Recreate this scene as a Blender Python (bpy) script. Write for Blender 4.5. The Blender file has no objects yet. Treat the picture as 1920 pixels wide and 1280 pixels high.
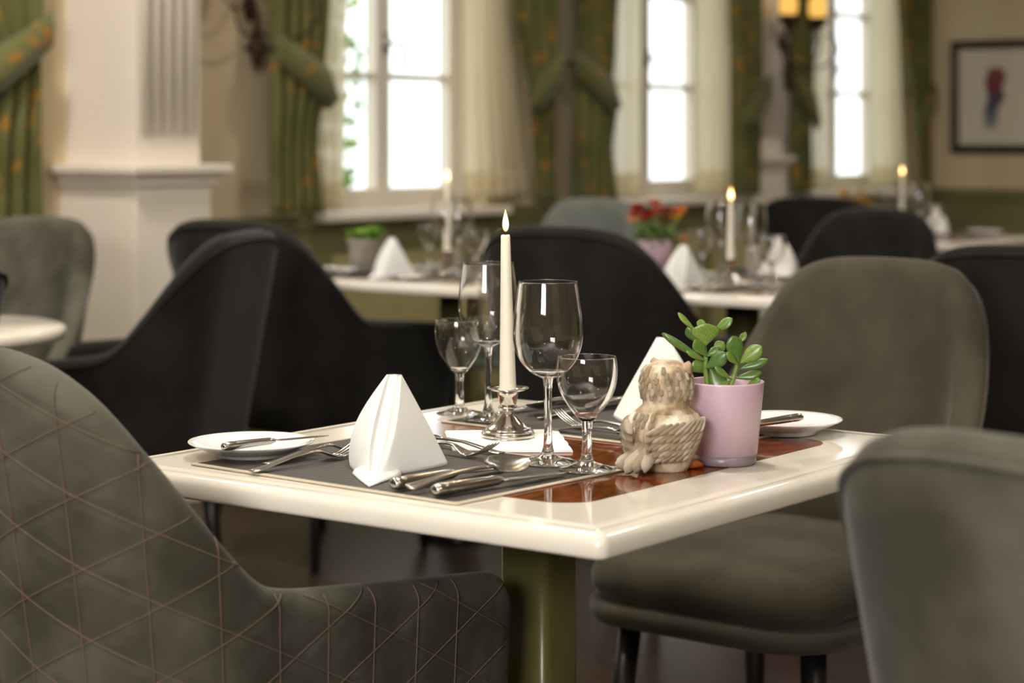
import bpy, bmesh, math, random
from mathutils import Vector, Matrix, noise

random.seed(7)
scene = bpy.context.scene
C = scene.collection

# ------------------------------------------------------------------ camera
CAM_H = 1.13
cam = bpy.data.cameras.new('camera')
cam.sensor_width = 36.0
cam.lens = 72.2
cam.shift_y = -378.0 / 1920.0
cam.clip_start = 0.05
cam.dof.use_dof = True
cam.dof.focus_distance = 2.47
cam.dof.aperture_fstop = 4.2
cam.dof.aperture_blades = 0
camo = bpy.data.objects.new('camera', cam)
camo.location = (0, 0, CAM_H)
camo.rotation_euler = (math.radians(90), 0, 0)
C.objects.link(camo)
scene.camera = camo

# ------------------------------------------------------------------ world, exposure
world = bpy.data.worlds.new('sky')
scene.world = world
world.use_nodes = True
bg = world.node_tree.nodes['Background']
bg.inputs[0].default_value = (0.93, 0.97, 1.0, 1)
bg.inputs[1].default_value = 2.3
scene.view_settings.view_transform = 'Standard'
scene.view_settings.look = 'None'
scene.view_settings.exposure = 0.1
scene.view_settings.gamma = 1.0
scene.view_settings.use_curve_mapping = False
cy = scene.cycles
cy.max_bounces = 12
cy.transmission_bounces = 12
cy.transparent_max_bounces = 12
cy.diffuse_bounces = 3
cy.glossy_bounces = 5
cy.sample_clamp_indirect = 12.0
cy.blur_glossy = 0.6
cy.use_denoising = True

# ------------------------------------------------------------------ room frame
TH = math.radians(53.1)
E1 = Vector((math.cos(TH), math.sin(TH), 0))      # along the window wall, away from the camera
E2 = Vector((-math.sin(TH), math.cos(TH), 0))     # towards the window wall
W0 = Vector((-0.62, 7.5, 0))                      # a point at the foot of the window wall
CEIL = 2.8
def wp(s, o, z):                                   # window-wall coordinates: along, out into the room, up
    return W0 + E1 * s - E2 * o + Vector((0, 0, z))

# unseen ceiling downlights, added for the light: (s along wall, o out from wall, watts)
LAMPS = [(-5.2, 3.0, 20), (-4.4, 5.6, 15), (-3.0, 2.4, 14), (-3.3, 3.35, 20), (-2.5, 0.95, 32), (-1.4, 4.0, 4), (0.0, 1.2, 10), (0.2, 2.6, 10), (1.8, 4.4, 12), (2.6, 1.8, 8), (3.9, 3.4, 10), (-6.6, 6.8, 12), (-6.8, 2.4, 14)]
LAMP_COL = (1.0, 0.925, 0.82)
# low key light read from the shadows, set in an added unseen window
KEY_LIGHT = bpy.data.lights.new('key_light', 'AREA'); KEY_LIGHT.shape = 'RECTANGLE'; KEY_LIGHT.size = 1.4; KEY_LIGHT.size_y = 0.9
KEY_LIGHT.energy = 128; KEY_LIGHT.color = (1.0, 0.97, 0.93)
key_o = bpy.data.objects.new('key_light', KEY_LIGHT); C.objects.link(key_o)
key_o.location = wp(-8.15, 5.2, 2.08); key_o.rotation_euler = (math.radians(90), 0, TH - math.pi / 2)

# ------------------------------------------------------------------ helpers
def mesh_obj(name, verts, faces, mat=None, parent=None, smooth=True, mesh=None):
    if mesh is None:
        mesh = bpy.data.meshes.new(name)
        mesh.from_pydata([tuple(v) for v in verts], [], faces)
        bm = bmesh.new(); bm.from_mesh(mesh)
        bmesh.ops.recalc_face_normals(bm, faces=bm.faces)
        bm.to_mesh(mesh); bm.free()
        if smooth:
            mesh.polygons.foreach_set('use_smooth', [True] * len(mesh.polygons))
        if mat: mesh.materials.append(mat)
        mesh.update()
    o = bpy.data.objects.new(name, mesh)
    C.objects.link(o)
    if parent: o.parent = parent
    return o

def raw_mesh(name, verts, faces, mat, smooth=True, flip=False):
    m = bpy.data.meshes.new(name)
    if flip: faces = [tuple(reversed(f)) for f in faces]
    m.from_pydata([tuple(v) for v in verts], [], faces)
    if smooth: m.polygons.foreach_set('use_smooth', [True] * len(m.polygons))
    m.materials.append(mat); m.update()
    return m

def put(name, mesh, parent=None, loc=(0, 0, 0), rz=0.0, rot=None):
    o = bpy.data.objects.new(name, mesh)
    C.objects.link(o)
    if parent: o.parent = parent
    o.location = loc
    o.rotation_euler = rot if rot else (0, 0, rz)
    return o

def empty(name, loc=(0, 0, 0), rz=0.0):
    o = bpy.data.objects.new(name, None)
    o.empty_display_size = 0.05
    C.objects.link(o); o.location = loc; o.rotation_euler = (0, 0, rz)
    return o

def tag(o, label=None, cat=None, group=None, kind=None):
    if label: o['label'] = label
    if cat: o['category'] = cat
    if group: o['group'] = group
    if kind: o['kind'] = kind
    return o

def copy_tree(o, parent=None):
    c = o.copy(); C.objects.link(c); c.parent = parent
    for ch in list(o.children): copy_tree(ch, c)
    return c

class MB:
    def __init__(s): s.v = []; s.f = []
    def add(s, v, f):
        n = len(s.v); s.v += [Vector(x) for x in v]; s.f += [tuple(i + n for i in q) for q in f]; return s
    def box(s, c, d, m=None):
        c = Vector(c); hx, hy, hz = d[0] / 2, d[1] / 2, d[2] / 2
        v = [Vector((x, y, z)) for z in (-hz, hz) for y in (-hy, hy) for x in (-hx, hx)]
        if m: v = [m @ p for p in v]
        return s.add([c + p for p in v], [(0, 2, 3, 1), (4, 5, 7, 6), (0, 1, 5, 4), (2, 6, 7, 3), (0, 4, 6, 2), (1, 3, 7, 5)])
    def loft(s, rings, closed=True, cap=True):
        n = len(rings[0]); v = [p for r in rings for p in r]; f = []
        for i in range(len(rings) - 1):
            for j in range(n if closed else n - 1):
                k = (j + 1) % n
                f.append((i * n + j, i * n + k, (i + 1) * n + k, (i + 1) * n + j))
        if cap and closed:
            f.append(tuple(reversed(range(n)))); f.append(tuple((len(rings) - 1) * n + j for j in range(n)))
        return s.add(v, f)
    def tube(s, pts, r, n=8):
        pts = [Vector(p) for p in pts]; rings = []
        up = Vector((0, 0, 1)); prev = None
        for i, p in enumerate(pts):
            t = (pts[min(i + 1, len(pts) - 1)] - pts[max(i - 1, 0)])
            if t.length < 1e-9: t = Vector((0, 0, 1))
            t.normalize()
            if prev is None:
                a = t.cross(up) if abs(t.z) < 0.95 else t.cross(Vector((1, 0, 0)))
            else:
                a = prev - t * prev.dot(t)
            a.normalize(); prev = a
            b = t.cross(a)
            rr = r[i] if isinstance(r, (list, tuple)) else r
            rings.append([p + (a * math.cos(2 * math.pi * k / n) + b * math.sin(2 * math.pi * k / n)) * rr for k in range(n)])
        return s.loft(rings)
    def lathe(s, prof, n=40, cap=False):
        rings = [[Vector((r * math.cos(2 * math.pi * k / n), r * math.sin(2 * math.pi * k / n), z)) for k in range(n)] for r, z in prof]
        return s.loft(rings, cap=cap)
    def build(s, name, mat, parent=None, smooth=True):
        return mesh_obj(name, s.v, s.f, mat, parent, smooth)
    def mesh(s, name, mat, smooth=True):
        o = mesh_obj(name, s.v, s.f, mat, None, smooth); m = o.data
        bpy.data.objects.remove(o); return m

def bevel(o, w, seg=2):
    m = o.modifiers.new('bevel', 'BEVEL'); m.width = w; m.segments = seg; m.limit_method = 'ANGLE'; m.angle_limit = math.radians(40)
    return o

def lerp(a, b, t): return a + (b - a) * t
def interp(tab, x):
    if x <= tab[0][0]: return tab[0][1]
    for (x0, y0), (x1, y1) in zip(tab, tab[1:]):
        if x <= x1: return y0 + (y1 - y0) * (x - x0) / (x1 - x0)
    return tab[-1][1]
def smooth_tab(tab, n=6):                          # catmull-rom resampling of a table of points
    out = []
    P = [tab[0]] + list(tab) + [tab[-1]]
    for i in range(1, len(P) - 2):
        p0, p1, p2, p3 = P[i - 1], P[i], P[i + 1], P[i + 2]
        for k in range(n):
            t = k / n
            out.append(tuple(0.5 * ((2 * b) + (-a + c) * t + (2 * a - 5 * b + 4 * c - d) * t * t + (-a + 3 * b - 3 * c + d) * t ** 3)
                             for a, b, c, d in zip(p0, p1, p2, p3)))
    out.append(tuple(tab[-1])); return out
def rrect(hx, hy, r, n=6):
    pts = []
    for cx, cy_, a0 in ((hx - r, hy - r, 0), (-hx + r, hy - r, 90), (-hx + r, -hy + r, 180), (hx - r, -hy + r, 270)):
        for k in range(n + 1):
            a = math.radians(a0 + 90 * k / n)
            pts.append((cx + r * math.cos(a), cy_ + r * math.sin(a)))
    return pts

# ------------------------------------------------------------------ materials
def srgb(r, g, b):
    f = lambda c: (c / 255 / 12.92) if c / 255 <= 0.04045 else ((c / 255 + 0.055) / 1.055) ** 2.4
    return (f(r), f(g), f(b), 1)
MATS = {}
def pmat(name, col, rough=0.5, metal=0.0, spec=0.5, **kw):
    m = bpy.data.materials.new(name); m.use_nodes = True
    b = m.node_tree.nodes['Principled BSDF']
    b.inputs['Base Color'].default_value = col
    b.inputs['Roughness'].default_value = rough
    b.inputs['Metallic'].default_value = metal
    b.inputs['Specular IOR Level'].default_value = spec
    for k, v in kw.items():
        b.inputs[k.replace('_', ' ')].default_value = v
    MATS[name] = m
    return m
def nodes(m): return m.node_tree.nodes, m.node_tree.links, m.node_tree.nodes['Principled BSDF']
def noise_col(m, scale, stops, detail=3, coords='Object', stretch=None, rough=0.55):
    N, L, b = nodes(m)
    tc = N.new('ShaderNodeTexCoord'); out = tc.outputs[coords]
    if stretch:
        mp = N.new('ShaderNodeMapping'); mp.inputs['Scale'].default_value = stretch
        L.new(out, mp.inputs[0]); out = mp.outputs[0]
    n = N.new('ShaderNodeTexNoise'); n.inputs['Scale'].default_value = scale; n.inputs['Detail'].default_value = detail
    n.inputs['Roughness'].default_value = rough
    L.new(out, n.inputs['Vector'])
    r = N.new('ShaderNodeValToRGB')
    els = r.color_ramp.elements
    while len(els) < len(stops): els.new(0.5)
    for e, (p, c) in zip(els, stops): e.position = p; e.color = c
    L.new(n.outputs[0], r.inputs[0]); L.new(r.outputs[0], b.inputs['Base Color'])
    return n, r
def add_bump(m, scale, strength, dist=0.002, detail=4, stretch=None, coords='Object'):
    N, L, b = nodes(m)
    tc = N.new('ShaderNodeTexCoord'); out = tc.outputs[coords]
    if stretch:
        mp = N.new('ShaderNodeMapping'); mp.inputs['Scale'].default_value = stretch
        L.new(out, mp.inputs[0]); out = mp.outputs[0]
    n = N.new('ShaderNodeTexNoise'); n.inputs['Scale'].default_value = scale; n.inputs['Detail'].default_value = detail
    L.new(out, n.inputs['Vector'])
    bp = N.new('ShaderNodeBump'); bp.inputs['Strength'].default_value = strength; bp.inputs['Distance'].default_value = dist
    L.new(n.outputs[0], bp.inputs['Height']); L.new(bp.outputs[0], b.inputs['Normal'])
def scale(c, k): return (c[0] * k, c[1] * k, c[2] * k, 1)

wall_m = pmat('wall_paint', srgb(212, 194, 160), 0.9); noise_col(wall_m, 1.5, [(0.3, srgb(208, 190, 155)), (0.7, srgb(216, 199, 167))]); add_bump(wall_m, 90, 0.15)
pil_m = pmat('pilaster_paint', srgb(238, 228, 214), 0.55); add_bump(pil_m, 40, 0.05)
ceil_m = pmat('ceiling_paint', srgb(240, 234, 222), 0.9); add_bump(ceil_m, 60, 0.1)
green_m = pmat('green_wainscot', srgb(120, 118, 62), 0.5); noise_col(green_m, 3, [(0.3, srgb(104, 101, 60)), (0.7, srgb(120, 116, 74))])
panel_m = pmat('olive_panel', srgb(158, 148, 92), 0.6); noise_col(panel_m, 3, [(0.3, srgb(162, 152, 104)), (0.7, srgb(176, 166, 118))])
win_m = pmat('window_paint', srgb(226, 216, 200), 0.45); add_bump(win_m, 50, 0.04)
steel_m = pmat('brushed_steel', (0.50, 0.48, 0.45, 1), 0.22, 1.0); add_bump(steel_m, 120, 0.04, stretch=(8, 1, 1))
silver_m = pmat('silver_plate', (0.62, 0.59, 0.53, 1), 0.16, 1.0); noise_col(silver_m, 60, [(0.35, (0.42, 0.39, 0.34, 1)), (0.6, (0.68, 0.65, 0.59, 1))])
iron_m = pmat('wrought_iron', srgb(62, 40, 26), 0.5, 0.3); add_bump(iron_m, 80, 0.3)
lacquer_m = pmat('cream_lacquer', srgb(232, 224, 208), 0.09, 0, 0.5); noise_col(lacquer_m, 2.0, [(0.3, srgb(226, 219, 205)), (0.7, srgb(231, 225, 212))])
inlay_m = pmat('burl_veneer', srgb(120, 62, 28), 0.06, 0, 0.5)
noise_col(inlay_m, 30, [(0.28, srgb(40, 16, 8)), (0.42, srgb(84, 36, 14)), (0.55, srgb(124, 60, 24)), (0.72, srgb(150, 80, 34))], detail=8, stretch=(1.0, 2.4, 1.0), rough=0.68)
line_m = pmat('inlay_stringing', srgb(198, 176, 140), 0.1)
olive_m = pmat('olive_column', srgb(90, 86, 48), 0.32); noise_col(olive_m, 6, [(0.3, srgb(84, 80, 42)), (0.7, srgb(98, 94, 54))])
blackleg_m = pmat('black_lacquer', srgb(20, 18, 17), 0.35); add_bump(blackleg_m, 60, 0.05)
linen_m = pmat('white_linen', srgb(242, 241, 238), 0.85, 0, 0.2, Sheen_Weight=0.15); add_bump(linen_m, 900, 0.08, 0.0006)
paper_m = pmat('paper', srgb(244, 243, 240), 0.9); add_bump(paper_m, 300, 0.05)
china_m = pmat('white_china', srgb(243, 243, 243), 0.06, 0, 0.5); add_bump(china_m, 14, 0.02)
wax_m = pmat('candle_wax', srgb(240, 234, 218), 0.45, 0, 0.4, Subsurface_Weight=0.3, Subsurface_Radius=(0.012, 0.008, 0.005), Subsurface_Scale=0.5); add_bump(wax_m, 60, 0.04)
wick_m = pmat('charred_wick', srgb(16, 13, 12), 0.9); add_bump(wick_m, 300, 0.2)
leaf_m = pmat('jade_leaf', srgb(88, 128, 38), 0.28, 0, 0.5, Subsurface_Weight=0.12, Subsurface_Radius=(0.004, 0.006, 0.001), Subsurface_Scale=0.3)
noise_col(leaf_m, 22, [(0.3, srgb(66, 108, 28)), (0.6, srgb(104, 144, 46)), (0.8, srgb(146, 172, 78))])
N, L, b = nodes(leaf_m)
src = b.inputs['Base Color'].links[0].from_socket
oi = N.new('ShaderNodeObjectInfo'); mr = N.new('ShaderNodeMapRange'); mr.inputs[3].default_value = 0.62; mr.inputs[4].default_value = 1.2
mh = N.new('ShaderNodeMapRange'); mh.inputs[3].default_value = 0.51; mh.inputs[4].default_value = 0.475
hs = N.new('ShaderNodeHueSaturation'); hs.inputs['Saturation'].default_value = 0.92
L.new(oi.outputs['Random'], mr.inputs[0]); L.new(oi.outputs['Random'], mh.inputs[0]); L.new(mr.outputs[0], hs.inputs['Value']); L.new(mh.outputs[0], hs.inputs['Hue'])
L.new(src, hs.inputs['Color']); L.new(hs.outputs[0], b.inputs['Base Color'])
leafrim_m = pmat('jade_leaf_rim', srgb(104, 74, 48), 0.4); noise_col(leafrim_m, 30, [(0.3, srgb(96, 62, 44)), (0.7, srgb(128, 120, 60))])
stem_m = pmat('jade_stem', srgb(110, 138, 62), 0.45); noise_col(stem_m, 60, [(0.3, srgb(96, 122, 52)), (0.7, srgb(128, 152, 76))])
soil_m = pmat('soil', srgb(52, 38, 28), 0.95); add_bump(soil_m, 120, 1.0, 0.004)
lilac_m = pmat('frosted_lilac_glass', srgb(206, 178, 192), 0.32, 0, 0.5, Subsurface_Weight=0.25, Subsurface_Radius=(0.02, 0.015, 0.018), Subsurface_Scale=0.3); add_bump(lilac_m, 200, 0.03)
potbase_m = pmat('clear_lilac_base', srgb(128, 112, 118), 0.3, 0, 0.5); noise_col(potbase_m, 20, [(0.3, srgb(118, 104, 108)), (0.7, srgb(138, 122, 128))])
owl_m = pmat('owl_resin', srgb(206, 190, 164), 0.6)
owlw_m = pmat('owl_white', srgb(232, 222, 204), 0.6)
orange_m = pmat('owl_feet', srgb(176, 92, 30), 0.5); add_bump(orange_m, 200, 0.5)
brass_m = pmat('dark_bronze_frame', srgb(44, 34, 22), 0.45, 0.1); add_bump(brass_m, 60, 0.1)
mount_m = pmat('picture_mount', srgb(214, 206, 186), 0.8); add_bump(mount_m, 100, 0.02)
dirt = pmat('paving', srgb(190, 186, 178), 0.9); add_bump(dirt, 8, 0.3)

def owl_shade(m, light, mid, dark):
    N, L, b = nodes(m)
    tc = N.new('ShaderNodeTexCoord')
    n = N.new('ShaderNodeTexNoise'); n.inputs['Scale'].default_value = 34; n.inputs['Detail'].default_value = 5
    mp = N.new('ShaderNodeMapping'); mp.inputs['Scale'].default_value = (1.6, 1.6, 0.8)
    L.new(tc.outputs['Object'], mp.inputs[0]); L.new(mp.outputs[0], n.inputs['Vector'])
    r = N.new('ShaderNodeValToRGB')
    els = r.color_ramp.elements; els.new(0.5)
    for e, (p, c) in zip(els, [(0.34, dark), (0.5, mid), (0.64, light)]): e.position = p; e.color = c
    L.new(n.outputs[0], r.inputs[0])
    L.new(r.outputs[0], b.inputs['Base Color'])
    n2 = N.new('ShaderNodeTexNoise'); n2.inputs['Scale'].default_value = 260; n2.inputs['Detail'].default_value = 3
    mp2 = N.new('ShaderNodeMapping'); mp2.inputs['Scale'].default_value = (1, 1, 0.3)
    L.new(tc.outputs['Object'], mp2.inputs[0]); L.new(mp2.outputs[0], n2.inputs['Vector'])
    bp = N.new('ShaderNodeBump'); bp.inputs['Strength'].default_value = 0.7; bp.inputs['Distance'].default_value = 0.002
    L.new(n2.outputs[0], bp.inputs['Height']); L.new(bp.outputs[0], b.inputs['Normal'])
owl_shade(owl_m, srgb(220, 204, 178), srgb(180, 155, 124), srgb(112, 92, 72))
owl_shade(owlw_m, srgb(240, 232, 216), srgb(222, 208, 184), srgb(176, 156, 128))
owlf_m = pmat('owl_feather', srgb(200, 180, 150), 0.6); owl_shade(owlf_m, srgb(224, 210, 184), srgb(190, 168, 136), srgb(124, 104, 86))

def fabric(name, dark, light, sheen=0.14):
    m = pmat(name, dark, 0.92, 0, 0.15, Sheen_Weight=sheen, Sheen_Roughness=0.4)
    noise_col(m, 5.5, [(0.38, dark), (0.64, light)], detail=4)
    add_bump(m, 700, 0.12, 0.0008)
    return m
grey_fab = fabric('grey_velour', srgb(62, 59, 49), srgb(98, 95, 83))
taupe_fab = fabric('taupe_velour', srgb(60, 56, 45), srgb(80, 74, 61))
dark_fab = fabric('charcoal_velour', srgb(26, 24, 21), srgb(39, 36, 32), 0.16)
pale_fab = fabric('pale_grey_velour', srgb(100, 104, 97), srgb(124, 128, 120))
stitch_m = pmat('rust_stitching', srgb(114, 91, 77), 0.85); add_bump(stitch_m, 600, 0.3)

def glass(name, tint=(1, 1, 1, 1), rough=0.0):
    return pmat(name, tint, rough, 0, 0.5, Transmission_Weight=1.0, IOR=1.45)
glass_m = glass('clear_crystal')

# thin window pane: mostly see-through with a faint reflection
pane_m = bpy.data.materials.new('window_glass'); pane_m.use_nodes = True
N = pane_m.node_tree.nodes; L = pane_m.node_tree.links; N.clear()
o_ = N.new('ShaderNodeOutputMaterial'); mx = N.new('ShaderNodeMixShader'); tr = N.new('ShaderNodeBsdfTransparent'); gl = N.new('ShaderNodeBsdfGlossy')
gl.inputs['Roughness'].default_value = 0.02; mx.inputs[0].default_value = 0.06; tr.inputs[0].default_value = (0.97, 0.99, 0.98, 1)
L.new(tr.outputs[0], mx.inputs[1]); L.new(gl.outputs[0], mx.inputs[2]); L.new(mx.outputs[0], o_.inputs[0])

# sheer cream voile: diffuse plus translucent
sheer_m = bpy.data.materials.new('cream_voile'); sheer_m.use_nodes = True
N = sheer_m.node_tree.nodes; L = sheer_m.node_tree.links; N.clear()
o_ = N.new('ShaderNodeOutputMaterial'); mx = N.new('ShaderNodeMixShader'); df = N.new('ShaderNodeBsdfDiffuse'); tl = N.new('ShaderNodeBsdfTranslucent')
nz = N.new('ShaderNodeTexNoise'); nz.inputs['Scale'].default_value = 3; rp = N.new('ShaderNodeValToRGB')
rp.color_ramp.elements[0].color = srgb(236, 228, 202); rp.color_ramp.elements[1].color = srgb(250, 244, 226)
L.new(nz.outputs[0], rp.inputs[0]); L.new(rp.outputs[0], df.inputs[0]); L.new(rp.outputs[0], tl.inputs[0])
mx.inputs[0].default_value = 0.70
L.new(df.outputs[0], mx.inputs[1]); L.new(tl.outputs[0], mx.inputs[2])
mt = N.new('ShaderNodeMixShader'); tp = N.new('ShaderNodeBsdfTransparent'); mt.inputs[0].default_value = 0.27
L.new(mx.outputs[0], mt.inputs[1]); L.new(tp.outputs[0], mt.inputs[2]); L.new(mt.outputs[0], o_.inputs[0])

def curtain_mat(name, base, base2, motif):
    m = pmat(name, base, 0.8, 0, 0.2, Sheen_Weight=0.2)
    N, L, b = nodes(m)
    tc = N.new('ShaderNodeTexCoord')
    n1 = N.new('ShaderNodeTexNoise'); n1.inputs['Scale'].default_value = 4
    r1 = N.new('ShaderNodeValToRGB'); r1.color_ramp.elements[0].color = base; r1.color_ramp.elements[1].color = base2
    r1.color_ramp.elements[0].position = 0.35; r1.color_ramp.elements[1].position = 0.65
    n2 = N.new('ShaderNodeTexNoise'); n2.inputs['Scale'].default_value = 14; n2.inputs['Detail'].default_value = 1.5
    r2 = N.new('ShaderNodeValToRGB'); r2.color_ramp.elements[0].position = 0.60; r2.color_ramp.elements[1].position = 0.64
    r2.color_ramp.elements[0].color = (0, 0, 0, 1); r2.color_ramp.elements[1].color = (1, 1, 1, 1)
    mix = N.new('ShaderNodeMix'); mix.data_type = 'RGBA'
    L.new(tc.outputs['Object'], n1.inputs['Vector']); L.new(tc.outputs['Object'], n2.inputs['Vector'])
    L.new(n1.outputs[0], r1.inputs[0]); L.new(n2.outputs[0], r2.inputs[0])
    L.new(r2.outputs[0], mix.inputs[0]); L.new(r1.outputs[0], mix.inputs[6]); mix.inputs[7].default_value = motif
    L.new(mix.outputs[2], b.inputs['Base Color'])
    return m
curt_m = curtain_mat('green_damask', srgb(84, 86, 42), srgb(104, 104, 60), srgb(146, 108, 44))

# dark herringbone-ish oak boards
floor_m = pmat('dark_oak_boards', srgb(60, 44, 34), 0.38)
N, L, b = nodes(floor_m)
tc = N.new('ShaderNodeTexCoord'); mp = N.new('ShaderNodeMapping'); mp.inputs['Rotation'].default_value = (0, 0, -TH)
L.new(tc.outputs['Object'], mp.inputs[0])
br = N.new('ShaderNodeTexBrick'); br.inputs['Scale'].default_value = 1.0
br.inputs['Brick Width'].default_value = 1.2; br.inputs['Row Height'].default_value = 0.14; br.inputs['Mortar Size'].default_value = 0.003
br.inputs['Color1'].default_value = srgb(66, 48, 38); br.inputs['Color2'].default_value = srgb(50, 37, 30); br.inputs['Mortar'].default_value = srgb(20, 14, 11)
L.new(mp.outputs[0], br.inputs['Vector'])
ng = N.new('ShaderNodeTexNoise'); ng.inputs['Scale'].default_value = 6; ng.inputs['Detail'].default_value = 6
mp2 = N.new('ShaderNodeMapping'); mp2.inputs['Scale'].default_value = (1, 14, 1); L.new(mp.outputs[0], mp2.inputs[0]); L.new(mp2.outputs[0], ng.inputs['Vector'])
mixf = N.new('ShaderNodeMix'); mixf.data_type = 'RGBA'; mixf.blend_type = 'MULTIPLY'; mixf.inputs[0].default_value = 0.6
L.new(br.outputs[0], mixf.inputs[6]); L.new(ng.outputs[1], mixf.inputs[7]); L.new(mixf.outputs[2], b.inputs['Base Color'])

# woven vinyl placemat
mat_m = pmat('woven_vinyl', srgb(58, 54, 50), 0.55, 0, 0.4)
N, L, b = nodes(mat_m)
tc = N.new('ShaderNodeTexCoord')
wv = N.new('ShaderNodeTexWave'); wv.bands_direction = 'X'; wv.inputs['Scale'].default_value = 26; wv.inputs['Distortion'].default_value = 0.6
wv2 = N.new('ShaderNodeTexWave'); wv2.bands_direction = 'Y'; wv2.inputs['Scale'].default_value = 150
ad = N.new('ShaderNodeMath'); ad.operation = 'MULTIPLY_ADD'; ad.inputs[1].default_value = 0.45
L.new(tc.outputs['Object'], wv.inputs[0]); L.new(tc.outputs['Object'], wv2.inputs[0])
ad0 = N.new('ShaderNodeMath'); ad0.operation = 'MULTIPLY'; ad0.inputs[1].default_value = 0.45; L.new(wv.outputs[1], ad0.inputs[0]); L.new(wv2.outputs[1], ad.inputs[0]); L.new(ad0.outputs[0], ad.inputs[2])
rp = N.new('ShaderNodeValToRGB'); rp.color_ramp.elements[0].color = srgb(40, 36, 33); rp.color_ramp.elements[1].color = srgb(88, 82, 76)
L.new(ad.outputs[0], rp.inputs[0]); L.new(rp.outputs[0], b.inputs['Base Color'])
bp = N.new('ShaderNodeBump'); bp.inputs['Strength'].default_value = 0.4; bp.inputs['Distance'].default_value = 0.001
L.new(ad.outputs[0], bp.inputs['Height']); L.new(bp.outputs[0], b.inputs['Normal'])
matedge_m = pmat('placemat_hem', srgb(196, 184, 160), 0.7); add_bump(matedge_m, 500, 0.2)

def emis(name, col, strength):
    m = bpy.data.materials.new(name); m.use_nodes = True
    N = m.node_tree.nodes; L = m.node_tree.links; N.clear()
    o_ = N.new('ShaderNodeOutputMaterial'); e = N.new('ShaderNodeEmission'); e.inputs[0].default_value = col; e.inputs[1].default_value = strength
    L.new(e.outputs[0], o_.inputs[0]); return m
# flame: blue-ish dim root, bright yellow heart, orange tip
flame_m = bpy.data.materials.new('flame'); flame_m.use_nodes = True
N = flame_m.node_tree.nodes; L = flame_m.node_tree.links; N.clear()
o_ = N.new('ShaderNodeOutputMaterial'); e = N.new('ShaderNodeEmission'); tc = N.new('ShaderNodeTexCoord'); sp = N.new('ShaderNodeSeparateXYZ')
rp = N.new('ShaderNodeValToRGB'); els = rp.color_ramp.elements; els.new(0.25); els.new(0.7)
for e_, (p, c) in zip(els, [(0.0, (0.9, 0.30, 0.06, 1)), (0.2, (1.0, 0.6, 0.24, 1)), (0.7, (1.0, 0.66, 0.30, 1)), (1.0, (1.0, 0.36, 0.06, 1))]): e_.position = p; e_.color = c
st = N.new('ShaderNodeValToRGB'); s_ = st.color_ramp.elements; s_.new(0.4)
for e_, (p, c) in zip(s_, [(0.0, (0.1,) * 3 + (1,)), (0.35, (1,) * 3 + (1,)), (1.0, (0.35,) * 3 + (1,))]): e_.position = p; e_.color = c
ml = N.new('ShaderNodeMath'); ml.operation = 'MULTIPLY'; ml.inputs[1].default_value = 9.0
L.new(tc.outputs['Generated'], sp.inputs[0]); L.new(sp.outputs[2], rp.inputs[0]); L.new(sp.outputs[2], st.inputs[0])
L.new(rp.outputs[0], e.inputs[0]); L.new(st.outputs[0], ml.inputs[0]); L.new(ml.outputs[0], e.inputs[1]); L.new(e.outputs[0], o_.inputs[0])

# ------------------------------------------------------------------ structure: shell of the room
RZ = TH
def room_box(name, s0, s1, o0, o1, z0, z1, mat, parent=None, kind='structure', bev=0):
    c = wp((s0 + s1) / 2, (o0 + o1) / 2, (z0 + z1) / 2)
    m = MB().box((0, 0, 0), (abs(s1 - s0), abs(o1 - o0), abs(z1 - z0)))
    ob = m.build(name, mat, parent, smooth=False)
    ob.location = c; ob.rotation_euler = (0, 0, RZ)
    if bev: bevel(ob, bev)
    if kind and not parent: ob['kind'] = kind
    return ob
def wall_mesh(name, boxes, mat, parent=None, kind='structure', bev=0):
    """several boxes in window-wall coordinates joined to one mesh, placed in the room frame"""
    mb = MB()
    for s0, s1, o0, o1, z0, z1 in boxes:
        mb.box(((s0 + s1) / 2, -(o0 + o1) / 2, (z0 + z1) / 2), (s1 - s0, o1 - o0, z1 - z0))
    ob = mb.build(name, mat, parent, smooth=False)
    if not parent:
        ob.location = W0; ob.rotation_euler = (0, 0, RZ)
        if kind: ob['kind'] = kind
    if bev: bevel(ob, bev)
    return ob

S0, S1, OB = -8.0, 4.95, 8.6      # room: along the window wall from S0 to S1, depth OB
WIN = [-2.62, 0.368, 2.195, 3.99]
HW, ZB, ZT = 0.493, 0.865, 2.28
floor = room_box('floor', S0 - 0.2, S1 + 0.2, -0.3, OB + 0.2, -0.1, 0.0, floor_m)
ceil = room_box('ceiling', S0 - 0.2, S1 + 0.2, -0.3, OB + 0.2, CEIL, CEIL + 0.1, ceil_m)
boxes = [(S0 - 0.2, S1 + 0.2, -0.21, 0, 0, ZB), (S0 - 0.2, S1 + 0.2, -0.21, 0, ZT, CEIL)]
edges = [S0 - 0.2] + [x for c in WIN for x in (c - HW, c + HW)] + [S1 + 0.2]
for a, b_ in zip(edges[::2], edges[1::2]): boxes.append((a, b_, -0.21, 0, ZB, ZT))
wall_mesh('wall_back', boxes, wall_m)
room_box('wall_right', S1, S1 + 0.2, 0, OB, 0, CEIL, wall_m)
wall_mesh('wall_left', [(S0 - 0.2, S0, 0, 4.4, 0, CEIL), (S0 - 0.2, S0, 6.0, OB, 0, CEIL), (S0 - 0.2, S0, 4.4, 6.0, 0, 1.5), (S0 - 0.2, S0, 4.4, 6.0, 2.62, CEIL)], wall_m)
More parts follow.
